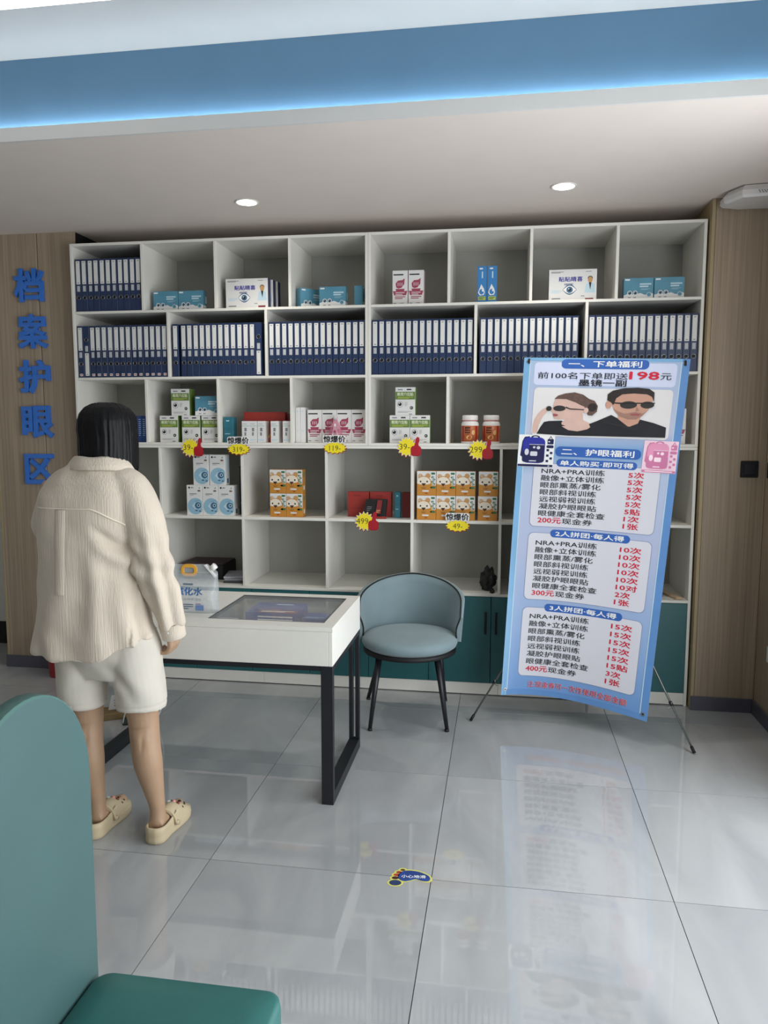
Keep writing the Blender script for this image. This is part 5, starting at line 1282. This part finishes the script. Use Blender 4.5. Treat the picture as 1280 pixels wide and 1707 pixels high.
# clogs
M_CLOG = mat('sand foam clog', (196, 180, 148), .6, var=.03)
def clog(ox, oy, rz, mirror):
    c = obj('clog', clog_body(mirror), wom, (ox, oy, 0.0), rz)
    g = G()
    for (u, v) in ((.030, .20), (.036, .175), (-.030, .205), (-.002, .225), (.018, .222), (-.020, .222), (.012, .190), (-.016, .190), (-.034, .178)):
        hgt = .018 + (dome_h(v) - .014) * math.sqrt(max(.05, 1 - (u / dome_w(v)) ** 2)); nrm = Vector((u / dome_w(v) ** 2 * .0045, .25, hgt / dome_h(v) ** 2 * .006)).normalized()
        ctr = V(u, v, hgt + .0006 + .012); a_ = nrm.cross(V(0, 1, 0)).normalized(); b_ = nrm.cross(a_)
        g.face([tuple(ctr + nrm * .0025 + (a_ * math.cos(2 * PI * k / 10) + b_ * math.sin(2 * PI * k / 10)) * .0045) for k in range(10)], M_DBLACK)
    obj('vent_holes', g, c)
    for k, (u, v, col) in enumerate(((.004, .168, (214, 150, 140)), (-.018, .168, (232, 226, 220)), (.020, .170, (120, 60, 48)), (.006, .208, (40, 34, 36)), (-.022, .205, (196, 90, 90)))):
        hgt = .018 + (dome_h(v) - .014) * math.sqrt(max(.05, 1 - (u / dome_w(v)) ** 2))
        g = G(); ellipsoid(g, (u, v, hgt + .013), .0078, .0078, .0055, mat('charm %d' % k, col, .35), 10); obj('charm', g, c)
    g = G(); ar = [(.047 * math.cos(a), .106 - .008 * math.sin(a), .034 + .062 * math.sin(a)) for a in [PI * k / 16 for k in range(17)]]
    g.tube(ar, .0048, M_CLOG, 10); st = obj('strap', g, c)
    for sx in (-1, 1):
        g = G(); g.tube([(sx * .047, .112, .038), (sx * .054, .112, .038)], .0095, M_CLOG, 14); obj('rivet', g, st)
def dome_w(v): return .047 * max(.02, 1 - max(0, (v - .19) / .075) ** 2.2) ** .5 if v > .19 else .044 + .003 * (v - .1) / .09
def dome_h(v): return max(.012, .082 * (1 - max(0, (v - .13) / .145) ** 1.7))
def sole_w(v):
    if v < .035: return .039 * math.sqrt(max(0, 1 - ((.035 - v) / .036) ** 2))
    if v < .19: return .039 + .010 * max(0, (v - .07) / .12) - .003 * math.exp(-((v - .1) / .03) ** 2)
    return .049 * math.sqrt(max(0, 1 - ((v - .19) / .078) ** 2.2))
def clog_body(mirror):
    g = G()
    vs_ = [.0005 + .2665 * (.5 - .5 * math.cos(PI * k / 28)) for k in range(29)]
    out = [(sole_w(v), v) for v in vs_] + [(-sole_w(v), v) for v in vs_[::-1]]
    def rs(e, z): return [(x * (1 - e), .133 + (y - .133) * (1 - e * .6), z + (.014 * max(0, (y - .2) / .067) ** 2 if z < .02 else 0)) for x, y in out]
    g.loft([rs(.06, .0), rs(.0, .006), rs(-.02, .016), rs(.01, .026), rs(.0, .034), rs(.06, .036)], M_CLOG)
    # heel wall
    U = [(sole_w(v), v) for v in vs_[::-1] if v < .135] + [(-sole_w(v), v) for v in vs_ if v < .135]
    wall = []
    for e, zk in ((.0, .030), (-.015, .045), (.0, .060), (.10, .064), (.17, .058), (.17, .032)):
        wall.append([(x * (1 - e), .066 + (y - .066) * (1 - e), .03 + (zk - .03) * (1.0 + .55 * max(0, (y - .06) / .075) ** 2)) for x, y in U])
    g.loft(wall, M_CLOG, closed=False, cap=False)
    # toe dome, outer and inner skin
    dv = [.108 + .157 * (1 - (1 - k / 16) ** 1.5) for k in range(17)]
    o_ = [[(dome_w(v) * math.cos(a), v - (.018 * math.sin(a) if v < .109 else 0), .030 + (dome_h(v) - .014) * math.sin(a)) for a in [PI * k / 18 for k in range(19)]] for v in dv]
    g.loft(o_, M_CLOG, closed=False, cap=False)
    g.face(o_[-1], M_CLOG)
    i_ = [[(x * .9, y, .028 + (z - .030) * .9) for x, y, z in r] for r in o_]
    g.loft(i_, M_DBLACK, closed=False, cap=False); g.loft([o_[0], i_[0]], M_CLOG, closed=False, cap=False)
    return g.mesh('clog')
clog(.186, -.088, -.06, False); clog(-.060, -.095, -.03, True)
